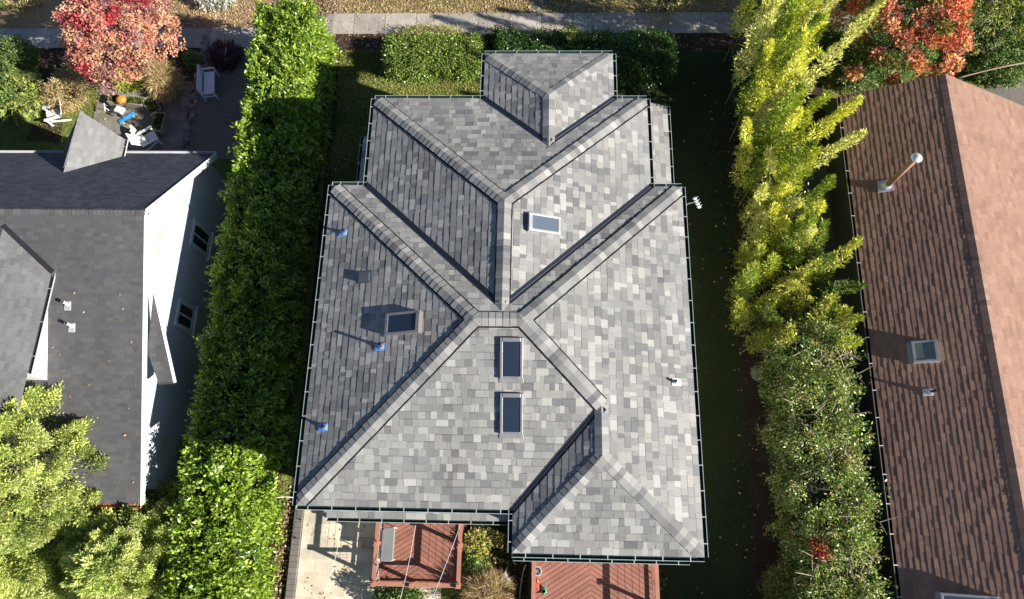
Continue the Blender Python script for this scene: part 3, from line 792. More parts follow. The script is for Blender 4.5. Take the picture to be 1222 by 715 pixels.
mb = MB(); cap_run(mb, rp(hwid, Lr, ZP), rp(hwid, 0, ZP), nW, nE2, [((.24, .15, .12), .5), ((.21, .135, .11), .5)], random.Random(5), .2, .2, .028, .018); mb.build('ridge_cap', M['brown_shingle'], rroof)
gutter(r_house, tuple(rp(.1, Lr, 0)[:2]), tuple(rp(.1, 0, 0)[:2]), tuple(-xd[:2]), ZR, M['paint'], (.02, .02, .022), (.16, .16, .16), (.7, .7, .7), step=.95)
mb = MB()
wq = [rp(.55, .35, 0), rp(.55, Lr - .3, 0), rp(2 * hwid - .55, Lr - .3, 0), rp(2 * hwid - .55, .35, 0)]
for i in range(4):
    a, b = wq[i], wq[(i + 1) % 4]; mb.poly([(a[0], a[1], -.2), (b[0], b[1], -.2), (b[0], b[1], ZR + .02), (a[0], a[1], ZR + .02)], (.12, .125, .14))
g = rp(hwid, .35, ZP - .06); mb.poly([(wq[0][0], wq[0][1], ZR), (wq[3][0], wq[3][1], ZR), g], (.23, .24, .27))
mb.build('wall', M['siding'], r_house)
for s in (0, 1):
    mb = MB(); A, B = (rp(.1, 0, ZR), rp(hwid, 0, ZP)) if s == 0 else (rp(hwid + 6.5, 0, ZP - 6.5 * (ZP - ZR) / (hwid - .1)), rp(hwid, 0, ZP))
    mb.beam(Vector(A) + Vector((0, .015, -.1)), Vector(B) + Vector((0, .015, -.1)), .03, .2, (.25, .17, .13)); mb.build('rake_board', M['paint'], r_house)
mb = MB(); mb.poly([rp(.1, 0, ZR - .09), rp(.1, Lr, ZR - .09), rp(.6, Lr, ZR - .09), rp(.6, 0, ZR - .09)], (.3, .3, .3)); mb.build('soffit', M['paint'], r_house)
PR = rp(.1, 0, ZR)
# flue with galvanised cap
c = onp(1058, 222, PR, nW); top = None
for k in range(200):
    h = .2 + .01 * k; d_ = np.array([c[0], c[1], c[2] + h]) - CP
    v = 357.5 - FPX * np.dot(d_, CU) / np.dot(d_, _fw)
    if v < 190: break
mb = MB(); mb.tube([c - np.array([0, 0, .05]), c + np.array([0, 0, h])], .105, (.42, .21, .13), 18); fl = mb.build('flue_pipe', M['paint'], r_house, smooth=True)
mb = MB(); mb.lathe([(.02, h + .21), (.12, h + .17), (.2, h + .1), (.2, h + .085), (.13, h + .08), (.13, h + .02), (.11, h - .02)], c, (.75, .76, .78), 18); mb.lathe([(.0, h + .214), (.02, h + .21)], c, (.1, .1, .12), 8); mb.build('flue_cap', M['metal'], fl, smooth=True)
uu = np.cross(nW, yd); uu *= np.sign(uu[2])
def q(a, b, hh): return c + yd * a + uu * b + nW * hh
mb = MB(); mb.hexa([q(-.24, -.3, .03), q(.24, -.3, .03), q(.24, .24, .0), q(-.24, .24, .0)], [q(-.22, -.3, .045), q(.22, -.3, .045), q(.22, .24, .04), q(-.22, .24, .04)], (.55, .57, .6))
mb.tube([c, c + np.array([0, 0, .16])], [.2, .11], (.6, .62, .64), 18); mb.build('flashing', M['metal'], fl)
# its skylights and vent
def up_of(n): k = np.array([0, 0, 1.0]) - n * n[2]; return k
skylight(r_house, (1104, 421), PR, nW, up_of(nW), .78, .74, (.52, .54, .54), .3, 'acrylic')
skylight(r_house, (1158, 728), PR, nW, up_of(nW), 1.5, .9, (.66, .67, .66), .2, 'pale_glass')
vent_pipe(r_house, (1110, 468), PR, nW, (.6, .62, .64), .42, .05, up_of(nW), (.03, .03, .035), .22)
band('side_path', 11.6, 13.0, -14, 10, .012, M['dark_concrete'])

# ------------------------------------------------------------------ patio and decks behind the house
pav = [((.56, .49, .37), .35), ((.61, .54, .42), .3), ((.5, .45, .35), .2), ((.66, .58, .45), .15)]
mb = MB(); px0, px1, py0, py1 = -8.35, -3.0, -13.5, -5.3
tabs(mb, [[(0, 0), (px1 - px0, 0), (px1 - px0, py1 - py0), (0, py1 - py0)]], (px0, py0, .03), (1, 0, 0), (0, 1, 0), (0, 0, 1), .42, [.42, .6, .6, .8], [.012, .013], pav, random.Random(14))
tag(mb.build('patio', M['stone']), kind='structure')
mb = MB(); yy = py0
while yy < py1:
    j = random.uniform(.85, 1.15); mb.box((px0 - .17, yy + .1, .08), (.3, .19, .2), (.17 * j, .15 * j, .135 * j)); yy += .2
tag(mb.build('brick_edging', M['stone']), 'low grey brick edging along the left side of the beige patio', 'edging')

REDW = (.29, .125, .085); RED2 = (.36, .165, .118); REDF = (.29, .13, .094)
def clip_poly(Q, P):
    for i in range(len(P)):
        a, b = P[i], P[(i + 1) % len(P)]; Q = clip_half(Q, a, (-(b[1] - a[1]), b[0] - a[0]))
        if len(Q) < 3: return []
    return Q
def deck(ax, bx, ay, by, zf, label, xm, posts_s, open_n=True, slope=.62):
    """chevron-boarded deck with posts, rails and skirt; ax..bx, ay (back edge) .. by (house side)"""
    d = thing('deck', ((ax + bx) / 2, (ay + by) / 2, 0), label, 'deck', None)
    f = MB(); bw = .15
    for side, (xa, xb, sg) in enumerate(((ax, xm, 1), (xm, bx, -1))):
        P = [(xa, ay), (xb, ay), (xb, by), (xa, by)]
        dv = np.array([1, sg * slope]); dv /= np.linalg.norm(dv); nv = np.array([-dv[1], dv[0]]); o = np.array([xm, ay])
        for k in range(-60, 60):
            c0 = o + nv * k * bw
            Q = [tuple(c0 - dv * 9), tuple(c0 + dv * 9), tuple(c0 + dv * 9 + nv * (bw - .015)), tuple(c0 - dv * 9 + nv * (bw - .015))]
            Q = clip_poly(Q, P)
            if len(Q) < 3: continue
            j = rnd.gauss(1, .06); col = tuple(k_ * j for k_ in REDF); m_ = len(Q)
            f.add([(*q_, zf) for q_ in Q] + [(*q_, zf - .03) for q_ in Q], [tuple(range(m_))] + [(i, i + m_, (i + 1) % m_ + m_, (i + 1) % m_) for i in range(m_)], col)
    f.poly([(ax, ay, zf - .05), (bx, ay, zf - .05), (bx, by, zf - .05), (ax, by, zf - .05)], (.03, .015, .012))
    f.build('floor', M['wood'], d)
    s = MB()
    for a, b in (((ax, ay), (bx, ay)), ((bx, ay), (bx, by)), ((ax, by), (ax, ay))):
        z = zf - .02; dx, dy = (b[0] - a[0]), (b[1] - a[1])
        s.beam((*a, z / 2 - .02), (*b, z / 2 - .02), .04, z, (.30, .115, .085))
    s.build('skirt', M['wood'], d)
    def post(x, y):
        p = MB(); p.box((x, y, (zf + 1.06) / 2), (.11, .11, zf + 1.06), REDW); po = p.build('post', M['wood'], d)
        c_ = MB(); c_.box((x, y, zf + 1.085), (.18, .18, .05), RED2); c_.box((x, y, zf + 1.125), (.11, .11, .03), RED2); c_.build('cap', M['wood'], po)
    def rail(a, b):
        r = MB(); r.beam((*a, zf + .98), (*b, zf + .98), .14, .04, RED2); r.beam((*a, zf + .93), (*b, zf + .93), .05, .06, REDW); r.beam((*a, zf + .12), (*b, zf + .12), .05, .07, REDW)
        r.build('rail', M['wood'], d)
        w = MB()
        for z in (.27, .42, .57, .72): w.tube([(*a, zf + z), (*b, zf + z)], .004, (.4, .4, .4), 5)
        w.build('wire', M['metal'], d)
    ins = .08
    A, B, C_, D_ = (ax + ins, ay + ins), (bx - ins, ay + ins), (bx - ins, by), (ax + ins, by)
    for x_, y_ in (A, B, C_, D_, (A[0], (ay + by) / 2), (B[0], (ay + by) / 2)): post(x_, y_)
    for x_ in posts_s: post(x_, A[1])
    rail(A, B); rail(B, C_); rail(D_, A)
    return d
ZD = .6
q1, q2 = at(446, 698, ZD + 1), at(546, 698, ZD + 1)
d1x0, d1x1, d1y = q1[0] - .1, q2[0] + .1, (q1[1] + q2[1]) / 2 - .08
deck(d1x0, d1x1, d1y, -5.55, ZD, 'small red brown timber deck with chevron boards and a grey lounge chair on it', float(at(500, 665, ZD)[0]), [(d1x0 + d1x1) / 2 - .15])
q1, q2 = at(637, 690, ZD + 1), at(784, 690, ZD + 1)
deck(q1[0] - .08, q2[0] + .08, -11.2, -6.4, ZD, 'red brown timber deck behind the right wing with a white bucket on it', float(at(705, 690, ZD)[0]), [1.5, 3.2])

# lounge chair on the small deck
lc = at(463, 650, ZD + .4)
lg = thing('lounge_chair', (lc[0], lc[1], ZD), 'white framed lounge chair with a grey cushion against the left rail of the small deck', 'lounge chair')
fr = MB(); X0, X1, Y0, Y1 = lc[0] - .38, lc[0] + .2, lc[1] - .55, lc[1] + .6
for x_ in (X0, X1): fr.tube([(x_, Y0, ZD + .38), (x_, Y1, ZD + .38)], .018, (.8, .8, .8), 8)
k = 0
while Y0 + .02 + k * .125 < Y1: fr.tube([(X0, Y0 + .02 + k * .125, ZD + .38), (X1, Y0 + .02 + k * .125, ZD + .38)], .012, (.8, .8, .8), 6); k += 1
fr.build('frame', M['paint'], lg)
for x_ in (X0, X1):
    for y_ in (Y0 + .03, Y1 - .03):
        l = MB(); l.tube([(x_, y_, ZD), (x_, y_, ZD + .38)], .017, (.8, .8, .8), 8); l.build('leg', M['paint'], lg)
cu = MB(); n = 8; ox = lc[0] - .24
prof = [(0.0, Y0 + .02), (.07, Y0 - .02), (.41, Y0 - .02), (.47, Y0 + .03), (.47, Y1 - .06), (.39, Y1), (.06, Y1 - .02), (0, Y1 - .1)]
lo_ = [(ox + a, b, ZD + .40) for a, b in prof]; mi_ = [(ox + a, b, ZD + .45) for a, b in prof]; to_ = [(ox + .235 + (a - .235) * .88, (Y0 + Y1) / 2 + (b - (Y0 + Y1) / 2) * .94, ZD + .475) for a, b in prof]
cu.add(lo_ + mi_ + to_, [(i, (i + 1) % 8, (i + 1) % 8 + 8, i + 8) for i in range(8)] + [(i + 8, (i + 1) % 8 + 8, (i + 1) % 8 + 16, i + 16) for i in range(8)] + [tuple(range(16, 24)), tuple(range(8))[::-1]], (.19, .195, .2))
cu.build('cushion', M['paint'], lg)

# bucket, cans on the right deck
c = at(641, 681, ZD); bk = thing('bucket', tuple(c), 'white bucket with a pale lump inside by the left rail of the right deck', 'bucket')
mb = MB(); mb.lathe([(.0, .01), (.115, .01), (.15, .34), (.16, .34), (.16, .36), (.145, .36), (.11, .03), (0, .03)], c, (.72, .74, .76), 20); mb.build('pail', M['plastic'], bk, smooth=False)
mb = MB(); mb.tube([c + np.array([.16 * math.cos(a), .16 * math.sin(a) * .5 - .08, .33]) for a in np.linspace(math.pi, 2 * math.pi, 9)], .005, (.5, .5, .5), 6); mb.build('handle', M['metal'], bk)
mb = MB(); mb.lathe([(.0, .2), (.04, .19), (.075, .14), (.085, .08), (.06, .04)], c + np.array([0, -.03, 0]), (.75, .72, .66), 12); mb.build('contents', M['plastic'], bk, smooth=True)
c = at(640, 698, ZD); gc = thing('fuel_can', tuple(c), 'red plastic can standing by the rail below the white bucket', 'can')
mb = MB(); mb.box(c + np.array([0, 0, .15]), (.2, .34, .3), (.5, .06, .03)); mb.build('body', M['plastic'], gc, bevel=.03)
mb = MB(); mb.tube([c + np.array([0, -.1, .3]), c + np.array([0, -.06, .37]), c + np.array([0, .06, .37]), c + np.array([0, .1, .3])], .018, (.55, .07, .04), 8); mb.build('handle', M['plastic'], gc)
mb = MB(); mb.tube([c + np.array([.03, .13, .3]), c + np.array([.05, .18, .38])], .025, (.7, .5, .1), 8); mb.build('spout', M['plastic'], gc)
c = at(649, 705, ZD); wc = thing('watering_can', tuple(c), 'teal green watering can on the right deck below the white bucket', 'watering can')
mb = MB(); mb.lathe([(0, 0), (.1, 0), (.11, .05), (.09, .22), (.06, .24)], c, (.03, .35, .25), 16); mb.build('body', M['plastic'], wc, smooth=True)
mb = MB(); mb.tube([c + np.array([.02, .08, .06]), c + np.array([.06, .22, .2]), c + np.array([.08, .32, .3])], [.03, .02, .025], (.03, .35, .25), 8); mb.build('spout', M['plastic'], wc)
mb = MB(); mb.tube([c + np.array([0, -.09, .05]), c + np.array([-.02, -.17, .16]), c + np.array([0, -.05, .26])], .013, (.03, .33, .24), 8); mb.build('handle', M['plastic'], wc)
c = at(604, 701, .12); tb = thing('plant_pot', (c[0], c[1], 0), 'grey green plant pot tipped on its side on the grass between the decks', 'pot')
mb = MB(); mb.lathe([(0, 0), (.13, 0), (.17, .36), (.185, .36), (.185, .4), (.165, .4), (.12, .03), (0, .03)], (0, 0, 0), (.3, .33, .29), 18)
rm = Matrix.Translation(Vector((c[0] + .1, c[1] + .16, .18))) @ Matrix.Rotation(R(-55), 4, 'Z') @ Matrix.Rotation(R(-84), 4, 'Y')
mb.V = [tuple(rm @ Vector(v)) for v in mb.V]; mb.build('shell', M['plastic'], tb)
mb = MB(); rm2 = rm; mb.lathe([(0, .34), (.1, .345), (.155, .33)], (0, 0, 0), (.06, .045, .03), 18); mb.V = [tuple(rm2 @ Vector(v)) for v in mb.V]; mb.build('soil', M['bark'], tb)
# drain pipe on the ground, white hose
mb = MB(); mb.tube([at(628, 674, .5), at(626, 677, .46), at(624, 684, .3), at(621, 703, .12), at(619, 730, .08)], .028, (.33, .34, .34), 8); tag(mb.build('drain_pipe', M['plastic'], smooth=True), 'thin grey pipe running along the left side of the right deck', 'pipe')
mb = MB(); mb.tube([at(312, 601, .35), at(318, 597, .5), at(328, 594, .45), at(340, 593, .3), at(352, 594, .25)], .018, (.75, .74, .7), 8); tag(mb.build('hose', M['plastic'], smooth=True), 'thin white hose arching from the hedge to the corner of the grey roof', 'hose')
# string lights from the rear gutter
for i, (a, b, lb) in enumerate((((408, 627), (383, 722), 'thin string light cable over the beige patio left of the small deck'), ((496, 627), (475, 725), 'string light cable over the middle of the small deck'), ((553, 616), (513, 722), 'string light cable over the right side of the small deck'))):
    A, B = at(*a, 3.6), at(*b, 3.0); t = thing('string_light', tuple(A), lb, 'string light', 'string light cables over the patio')
    mb = MB(); P = [A + (B - A) * k / 12 - np.array([0, 0, .25 * math.sin(math.pi * k / 12)]) for k in range(13)]; mb.tube(P, .007, (.6, .6, .62), 6); mb.build('cable', M['plastic'], t)
    for k in (2, 5, 8, 11):
        bb = MB(); bb.lathe([(.012, 0), (.018, -.04), (.035, -.08), (.03, -.12), (0, -.135)], P[k], (.6, .6, .58), 10); bb.build('bulb', M['glass'], t, smooth=True)
#PART2
# ------------------------------------------------------------------ vegetation builders
LAUREL = [(.17, .27, .028), (.25, .36, .04), (.35, .46, .075), (.10, .18, .022)]
LAUREL_P = [.3, .35, .2, .15]

def box_samples(n, a, b, faces):
    """random points and outward normals on chosen faces of a box, round edged"""
    a, b = np.array(a, float), np.array(b, float); s = b - a
    ar = {'top': s[0] * s[1], '+x': s[1] * s[2], '-x': s[1] * s[2], '+y': s[0] * s[2], '-y': s[0] * s[2]}
    fs = list(faces); w = np.array([ar[f] * faces[f] for f in fs]); w /= w.sum(); k = rng.choice(len(fs), n, p=w)
    P = a + rng.random((n, 3)) * s; Nn = np.zeros((n, 3))
    for i, f in enumerate(fs):
        q = k == i
        if f == 'top': P[q, 2] = b[2]; Nn[q, 2] = 1
        elif f == '+x': P[q, 0] = b[0]; Nn[q, 0] = 1
        elif f == '-x': P[q, 0] = a[0]; Nn[q, 0] = -1
        elif f == '+y': P[q, 1] = b[1]; Nn[q, 1] = 1
        elif f == '-y': P[q, 1] = a[1]; Nn[q, 1] = -1
    return P, Nn

def rounded(P, Nn, a, b, r):
    """pull box surface points in so that the edges are rounded"""
    a, b = np.array(a, float), np.array(b, float); lo, hi = a + r, b - r; lo[2] = a[2]
    C = np.clip(P, lo, hi); d = P - C; L = np.linalg.norm(d, axis=1, keepdims=True)
    Q = np.where(L > 1e-6, C + d / np.maximum(L, 1e-6) * r, P); n2 = np.where(L > 1e-6, d / np.maximum(L, 1e-6), Nn)
    return Q, n2

def sprigs(P, Nn, per, spread, L, W, cols, pw, name, mat, parent, out=.8, jit=.22, up=.9, depth=.0, shape=.35):
    """a rosette of leaves at every sample point"""
    n = len(P); tv = pick(cols, n, .12, pw)
    C = np.repeat(P, per, 0) + rng.normal(size=(n * per, 3)) * spread - np.repeat(Nn, per, 0) * (rng.random((n * per, 1)) ** 2 * depth)
    D = np.repeat(Nn, per, 0) * out + rng.normal(size=(n * per, 3)) * .75
    T = np.repeat(tv, per, 0) * (1 + rng.normal(size=(n * per, 1)) * jit)
    LL = L * (1 + rng.normal(size=n * per) * .22); WW = W * (1 + rng.normal(size=n * per) * .2)
    return leaves(name, mat, parent, C, D, np.abs(LL), np.abs(WW), T, up)

def core(name, a, b, parent, col=(.02, .022, .012), r=.3, seed=1):
    """solid dark core inside a hedge, added to block light"""
    a, b = np.array(a), np.array(b); rr = random.Random(seed); mb = MB(); k = 0
    nx_, ny_ = max(2, int((b[0] - a[0]) / .45)), max(2, int((b[1] - a[1]) / .45))
    Zt = [[b[2] - rr.uniform(0, .35) for _ in range(nx_ + 1)] for _ in range(ny_ + 1)]
    X = [a[0] + (b[0] - a[0]) * i / nx_ for i in range(nx_ + 1)]; Y = [a[1] + (b[1] - a[1]) * j / ny_ for j in range(ny_ + 1)]
    for j in range(ny_):
        for i in range(nx_): mb.poly([(X[i], Y[j], Zt[j][i]), (X[i + 1], Y[j], Zt[j][i + 1]), (X[i + 1], Y[j + 1], Zt[j + 1][i + 1]), (X[i], Y[j + 1], Zt[j + 1][i])], col)
    for j in range(ny_):
        for x, i in ((X[0], 0), (X[-1], nx_)): mb.poly([(x, Y[j], a[2] - .4), (x, Y[j + 1], a[2] - .4), (x, Y[j + 1], Zt[j + 1][i]), (x, Y[j], Zt[j][i])], col)
    for i in range(nx_):
        for y, j in ((Y[0], 0), (Y[-1], ny_)): mb.poly([(X[i], y, a[2] - .4), (X[i + 1], y, a[2] - .4), (X[i + 1], y, Zt[j][i + 1]), (X[i], y, Zt[j][i])], col)
    return mb.build(name, M['bark'], parent)

def hedge(label, a, b, faces, n, per, L, W, cols, pw, bump=.18, r=.35, mat='leaf', name='hedge', spread=.09, bscale=1.6, up=.9, depth=.25, seed=1.0, out=.8, lift=.05, gaps=9):
    h = thing(name, ((a[0] + b[0]) / 2, (a[1] + b[1]) / 2, 0), label, 'hedge')
    P, Nn = box_samples(n, a, b, faces); P, Nn = rounded(P, Nn, a, b, r)
    P = P + Nn * (wob(P, bscale, seed) * bump + wob(P, bscale * 3.1, seed + 4) * bump * .5)[:, None] + Nn * rng.normal(size=(n, 1)) * lift
    keep = (wob(P, 1.5, seed + 20) < gaps) | (Nn[:, 2] < .6); P, Nn = P[keep], Nn[keep]
    sprigs(P, Nn, per, spread, L, W, cols, pw, 'foliage', M[mat], h, out, up=up, depth=depth)
    q = .32
    core('light_block', (a[0] + q, a[1] + q, a[2]), (b[0] - q, b[1] - q, b[2] - q * .9), h)
    return h

def limbs(mb, base, top, n, R0, spread, rr, col=(.11, .085, .065), up=.5):
    base, top = np.array(base, float), np.array(top, float)
    mid = (base + top) / 2 + np.array([rr.uniform(-.1, .1), rr.uniform(-.1, .1), 0])
    mb.tube([base - np.array([0, 0, .3]), base + (mid - base) * .5, mid, top], [R0, R0 * .8, R0 * .6, R0 * .15], col, 9)
    for i in range(n):
        t = rr.uniform(.3, .85); p = base + (top - base) * t; a = rr.uniform(0, 6.283); L = spread * (1.15 - t * .7) * rr.uniform(.6, 1)
        q1 = p + np.array([math.cos(a) * L * .5, math.sin(a) * L * .5, L * up * .35]); q2 = p + np.array([math.cos(a + .3) * L, math.sin(a + .3) * L, L * up])
        mb.tube([p, q1, q2], [R0 * .4 * (1.1 - t), R0 * .25 * (1.1 - t), R0 * .06], col, 6)

def ellip_pts(n, c, r, shell=.55):
    d = unit(rng.normal(size=(n, 3))); k = (shell + (1 - shell) * rng.random((n, 1)) ** .6)
    return np.array(c) + d * k * np.array(r), d

def shrub(label, c, r, n, per, L, W, cols, pw=None, mat='soft_leaf', name='shrub', cat='shrub', bump=.3, group=None, seed=1.0, stems=5):
    t = thing(name, (float(c[0]), float(c[1]), float(c[2])), label, cat, group)
    cc = np.array(c, float) + np.array([0, 0, r[2] * .8])
    P, Nn = ellip_pts(n, cc, r); P = P + Nn * (wob(P, 2.2, seed) * bump * min(r))[:, None]
    P[:, 2] = np.maximum(P[:, 2], c[2] + .04)
    sprigs(P, Nn, per, .07 * max(r) ** .5, L, W, cols, pw, 'foliage', M[mat], t, .7)
    mb = MB(); rr = random.Random(int(seed * 10))
    for i in range(stems):
        a = rr.uniform(0, 6.283); mb.tube([np.array(c) + np.array([.05 * math.cos(a), .05 * math.sin(a), -.1]), cc + np.array([math.cos(a) * r[0] * .3, math.sin(a) * r[1] * .3, -r[2] * .3]), cc + np.array([math.cos(a) * r[0] * .75, math.sin(a) * r[1] * .75, r[2] * .35])], [.03, .02, .006], (.1, .08, .06), 6)
    mb.build('stem', M['bark'], t)
    return t

# ------------------------------------------------------------------ hedges
hedge('tall long laurel hedge between the white house and the grey roofed house', (-11.75, -11.5, -.8), (-9.35, 14.9, 3.25),
      {'top': 1.5, '+x': 1.0, '-x': .35, '+y': .8}, 6200, 16, .165, .075, LAUREL, LAUREL_P, .2, .4, seed=2.3, spread=.075, lift=.13)
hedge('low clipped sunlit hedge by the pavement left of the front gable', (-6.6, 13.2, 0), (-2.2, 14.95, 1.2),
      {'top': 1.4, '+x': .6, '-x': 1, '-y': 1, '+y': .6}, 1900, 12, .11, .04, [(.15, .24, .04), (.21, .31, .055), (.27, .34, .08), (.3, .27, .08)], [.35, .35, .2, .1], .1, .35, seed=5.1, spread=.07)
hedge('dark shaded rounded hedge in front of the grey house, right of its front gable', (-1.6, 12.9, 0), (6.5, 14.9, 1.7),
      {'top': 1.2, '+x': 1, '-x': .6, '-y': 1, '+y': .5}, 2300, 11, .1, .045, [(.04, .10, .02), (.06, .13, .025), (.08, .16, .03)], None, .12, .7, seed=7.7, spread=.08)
HR = [(.2, .3, .055), (.32, .41, .1), (.46, .5, .2), (.1, .17, .035), (.4, .33, .11)]
hr = hedge('loose evergreen hedge with bare twig ends beside the brown roof', (9.35, -11.5, 0), (11.5, 1.2, 3.1),
      {'top': 1.6, '-x': 1.0, '+x': .5, '+y': .4}, 4300, 14, .115, .048, HR, [.27, .25, .17, .2, .11], .5, .55, seed=3.9, bscale=1.9, spread=.11, lift=.13, gaps=.22)
rr = random.Random(77)
for i in range(84):
    mb = MB(); p = np.array([rr.uniform(9.6, 11.6), rr.uniform(-8.8, 1), 2.55]); a = rr.uniform(0, 6.28); L = rr.uniform(.5, 1.1)
    q1 = p + np.array([math.cos(a) * L * .5, math.sin(a) * L * .5, .45]); q2 = p + np.array([math.cos(a + .5) * L, math.sin(a + .5) * L, .55 + rr.uniform(0, .25)])
    mb.tube([p, q1, q2], [.028, .02, .008], (.4, .33, .25), 6); mb.tube([q1, q1 + np.array([math.cos(a - .8) * .4, math.sin(a - .8) * .4, .2])], [.014, .005], (.4, .33, .25), 5)
    mb.build('twig', M['bark'], hr)

# ------------------------------------------------------------------ bamboo grove (tall upright shoots)
def bamboo(label, culms, cols, pw, seed, dens=950):
    c0 = np.mean([c[:2] for c in culms], axis=0); t = thing('bamboo', (c0[0], c0[1], 0), label, 'bamboo', None); rr = random.Random(seed)
    st = MB(); Cs, Ds, Ts, Ls = [], [], [], []
    for x, y, h in culms:
        a = rr.uniform(0, 6.283); ln = rr.uniform(.04, .27) * h
        P = np.array([[x, y, -.1], [x + math.cos(a) * ln * .25, y + math.sin(a) * ln * .25, h * .5], [x + math.cos(a) * ln, y + math.sin(a) * ln, h]])
        st.tube(list(P), [.03, .022, .005], (.2, .19, .06), 6)
        n = int(dens * h / 5); tt = .22 + .78 * rng.random(n) ** .8
        k = tt[:, None]; C = (1 - k) ** 2 * P[0] + 2 * k * (1 - k) * P[1] + k ** 2 * P[2]
        rad = (.04 + .34 * (1 - tt) ** .6) * rng.random(n) ** .5 * (1 + .45 * np.sin(tt * 23 + x * 7)); th = rng.random(n) * 6.283
        o = np.stack([np.cos(th), np.sin(th), np.zeros(n)], 1); C = C + o * rad[:, None]
        D = o * .7 + np.array([0, 0, 1.0]) * (.2 + .8 * tt[:, None]) + rng.normal(size=(n, 3)) * .36
        base = pick(cols, 1, .1, pw)[0]; Cs.append(C); Ds.append(D); Ts.append(base * (1 + rng.normal(size=(n, 1)) * .22)); Ls.append(.13 + .1 * rng.random(n))
    L = np.concatenate(Ls)
    leaves('foliage', M['soft_leaf'], t, np.concatenate(Cs), np.concatenate(Ds), L, L * .24, np.concatenate(Ts), .6)
    st.build('culm', M['bark'], t)
    return t
BAM = [(.66, .67, .13), (.74, .74, .25), (.46, .52, .07), (.26, .34, .05)]
rr = random.Random(5)
def grove(n, xa, xb, ya, yb, ha, hb):
    out = []
    for _ in range(n):
        best = max(((rr.uniform(xa, xb), rr.uniform(ya, yb)) for _ in range(12)), key=lambda p: min([(p[0] - q[0]) ** 2 + (p[1] - q[1]) ** 2 for q in out] or [1]))
        out.append((*best, rr.uniform(ha, hb)))
    return out
bamboo('yellow green feathery bamboo shooting up tallest at the top beside the pavement', grove(27, 8.8, 11.0, 8.6, 14.8, 4.8, 8.4), BAM, [.35, .3, .25, .1], 1)
bamboo('bright yellow green bamboo thicket beside the flue pipe of the brown roof', grove(22, 8.8, 10.8, 4.0, 8.6, 3.4, 6.0), BAM, [.3, .25, .3, .15], 2)
bamboo('green and yellow bamboo reaching over the brown roof gutter', grove(36, 8.3, 11.4, .5, 4.3, 2.6, 4.6), [(.42, .46, .08), (.54, .55, .12), (.24, .32, .06), (.14, .2, .045)], [.32, .28, .25, .15], 3, 760)

hedge('dark evergreen mass added beneath the yellow green bamboo to shade the lawn', (9.4, 4.2, 0), (11.2, 14.6, 2.2), {'top': 1.2, '-x': 1, '+x': .6, '+y': .4}, 2600, 11, .13, .05, [(.05, .09, .025), (.08, .13, .035), (.12, .16, .05)], None, .35, .6, seed=6.6, spread=.12)  # added growth that keeps the sun off the side lawn

# ------------------------------------------------------------------ conifers in the near left corner
def conifer(label, c, H, Rm, nl, per, cols, pw, seed, zb):
    t = thing('conifer_tree', (float(c[0]), float(c[1]), zb), label, 'tree'); rr = random.Random(seed)
    tr = MB(); limbs(tr, (c[0], c[1], zb), (c[0], c[1], zb + H * .95), 26, .2, Rm * .8, rr, up=.25); tr.build('trunk', M['bark'], t)
    Cs, Ds, Ts = [], [], []
    for i in range(nl):
        f = (i + .5) / nl; h = f ** 1.15; a = i * 2.39996 + rr.uniform(-.35, .35)
        rad = Rm * ((1 - h) ** .62) * rr.uniform(.78, 1.06); cz = zb + H * (.12 + .86 * h)
        lc_ = np.array([c[0] + math.cos(a) * rad, c[1] + math.sin(a) * rad, cz])
        ax = unit(np.array([math.cos(a) * .75, math.sin(a) * .75, .55 + h * .5])); lr = .34 + .42 * (1 - h) * rr.uniform(.7, 1.2)
        n = int(per * (lr / .6) ** 1.6) + 40
        k = rng.random((n, 1)); off = unit(rng.normal(size=(n, 3))) * (rng.random((n, 1)) ** .5) * lr * (1.05 - k * .75)
        C = lc_ + ax * (k - .45) * lr * 2.0 + off
        D = ax * .9 + unit(off) * .6 + rng.normal(size=(n, 3)) * .35
        base = pick(cols, 1, .12, pw)[0]; Cs.append(C); Ds.append(D); Ts.append(base * (1 + rng.normal(size=(n, 1)) * .2) * np.array([1, 1, 1]))
    C = np.concatenate(Cs); n = len(C); L = .06 + .09 * rng.random(n)
    leaves('crown', M['needle'], t, C, np.concatenate(Ds), L, L * .32, np.concatenate(Ts), .7)
    return t
CON = [(.52, .58, .17), (.6, .65, .24), (.43, .51, .14), (.33, .41, .12)]
ca = at(6, 568, 3.0); conifer('big pale yellow green feathery conifer in the lower left corner, tallest there', ca, 8.8, 4.4, 380, 1250, CON, [.35, .25, .25, .15], 3, -1.0)
cb = at(160, 672, 2.0); conifer('smaller feathery conifer right of the big one, below the eave of the white house', cb, 5.4, 2.65, 185, 1250, CON, [.3, .3, .25, .15], 4, -1.0)

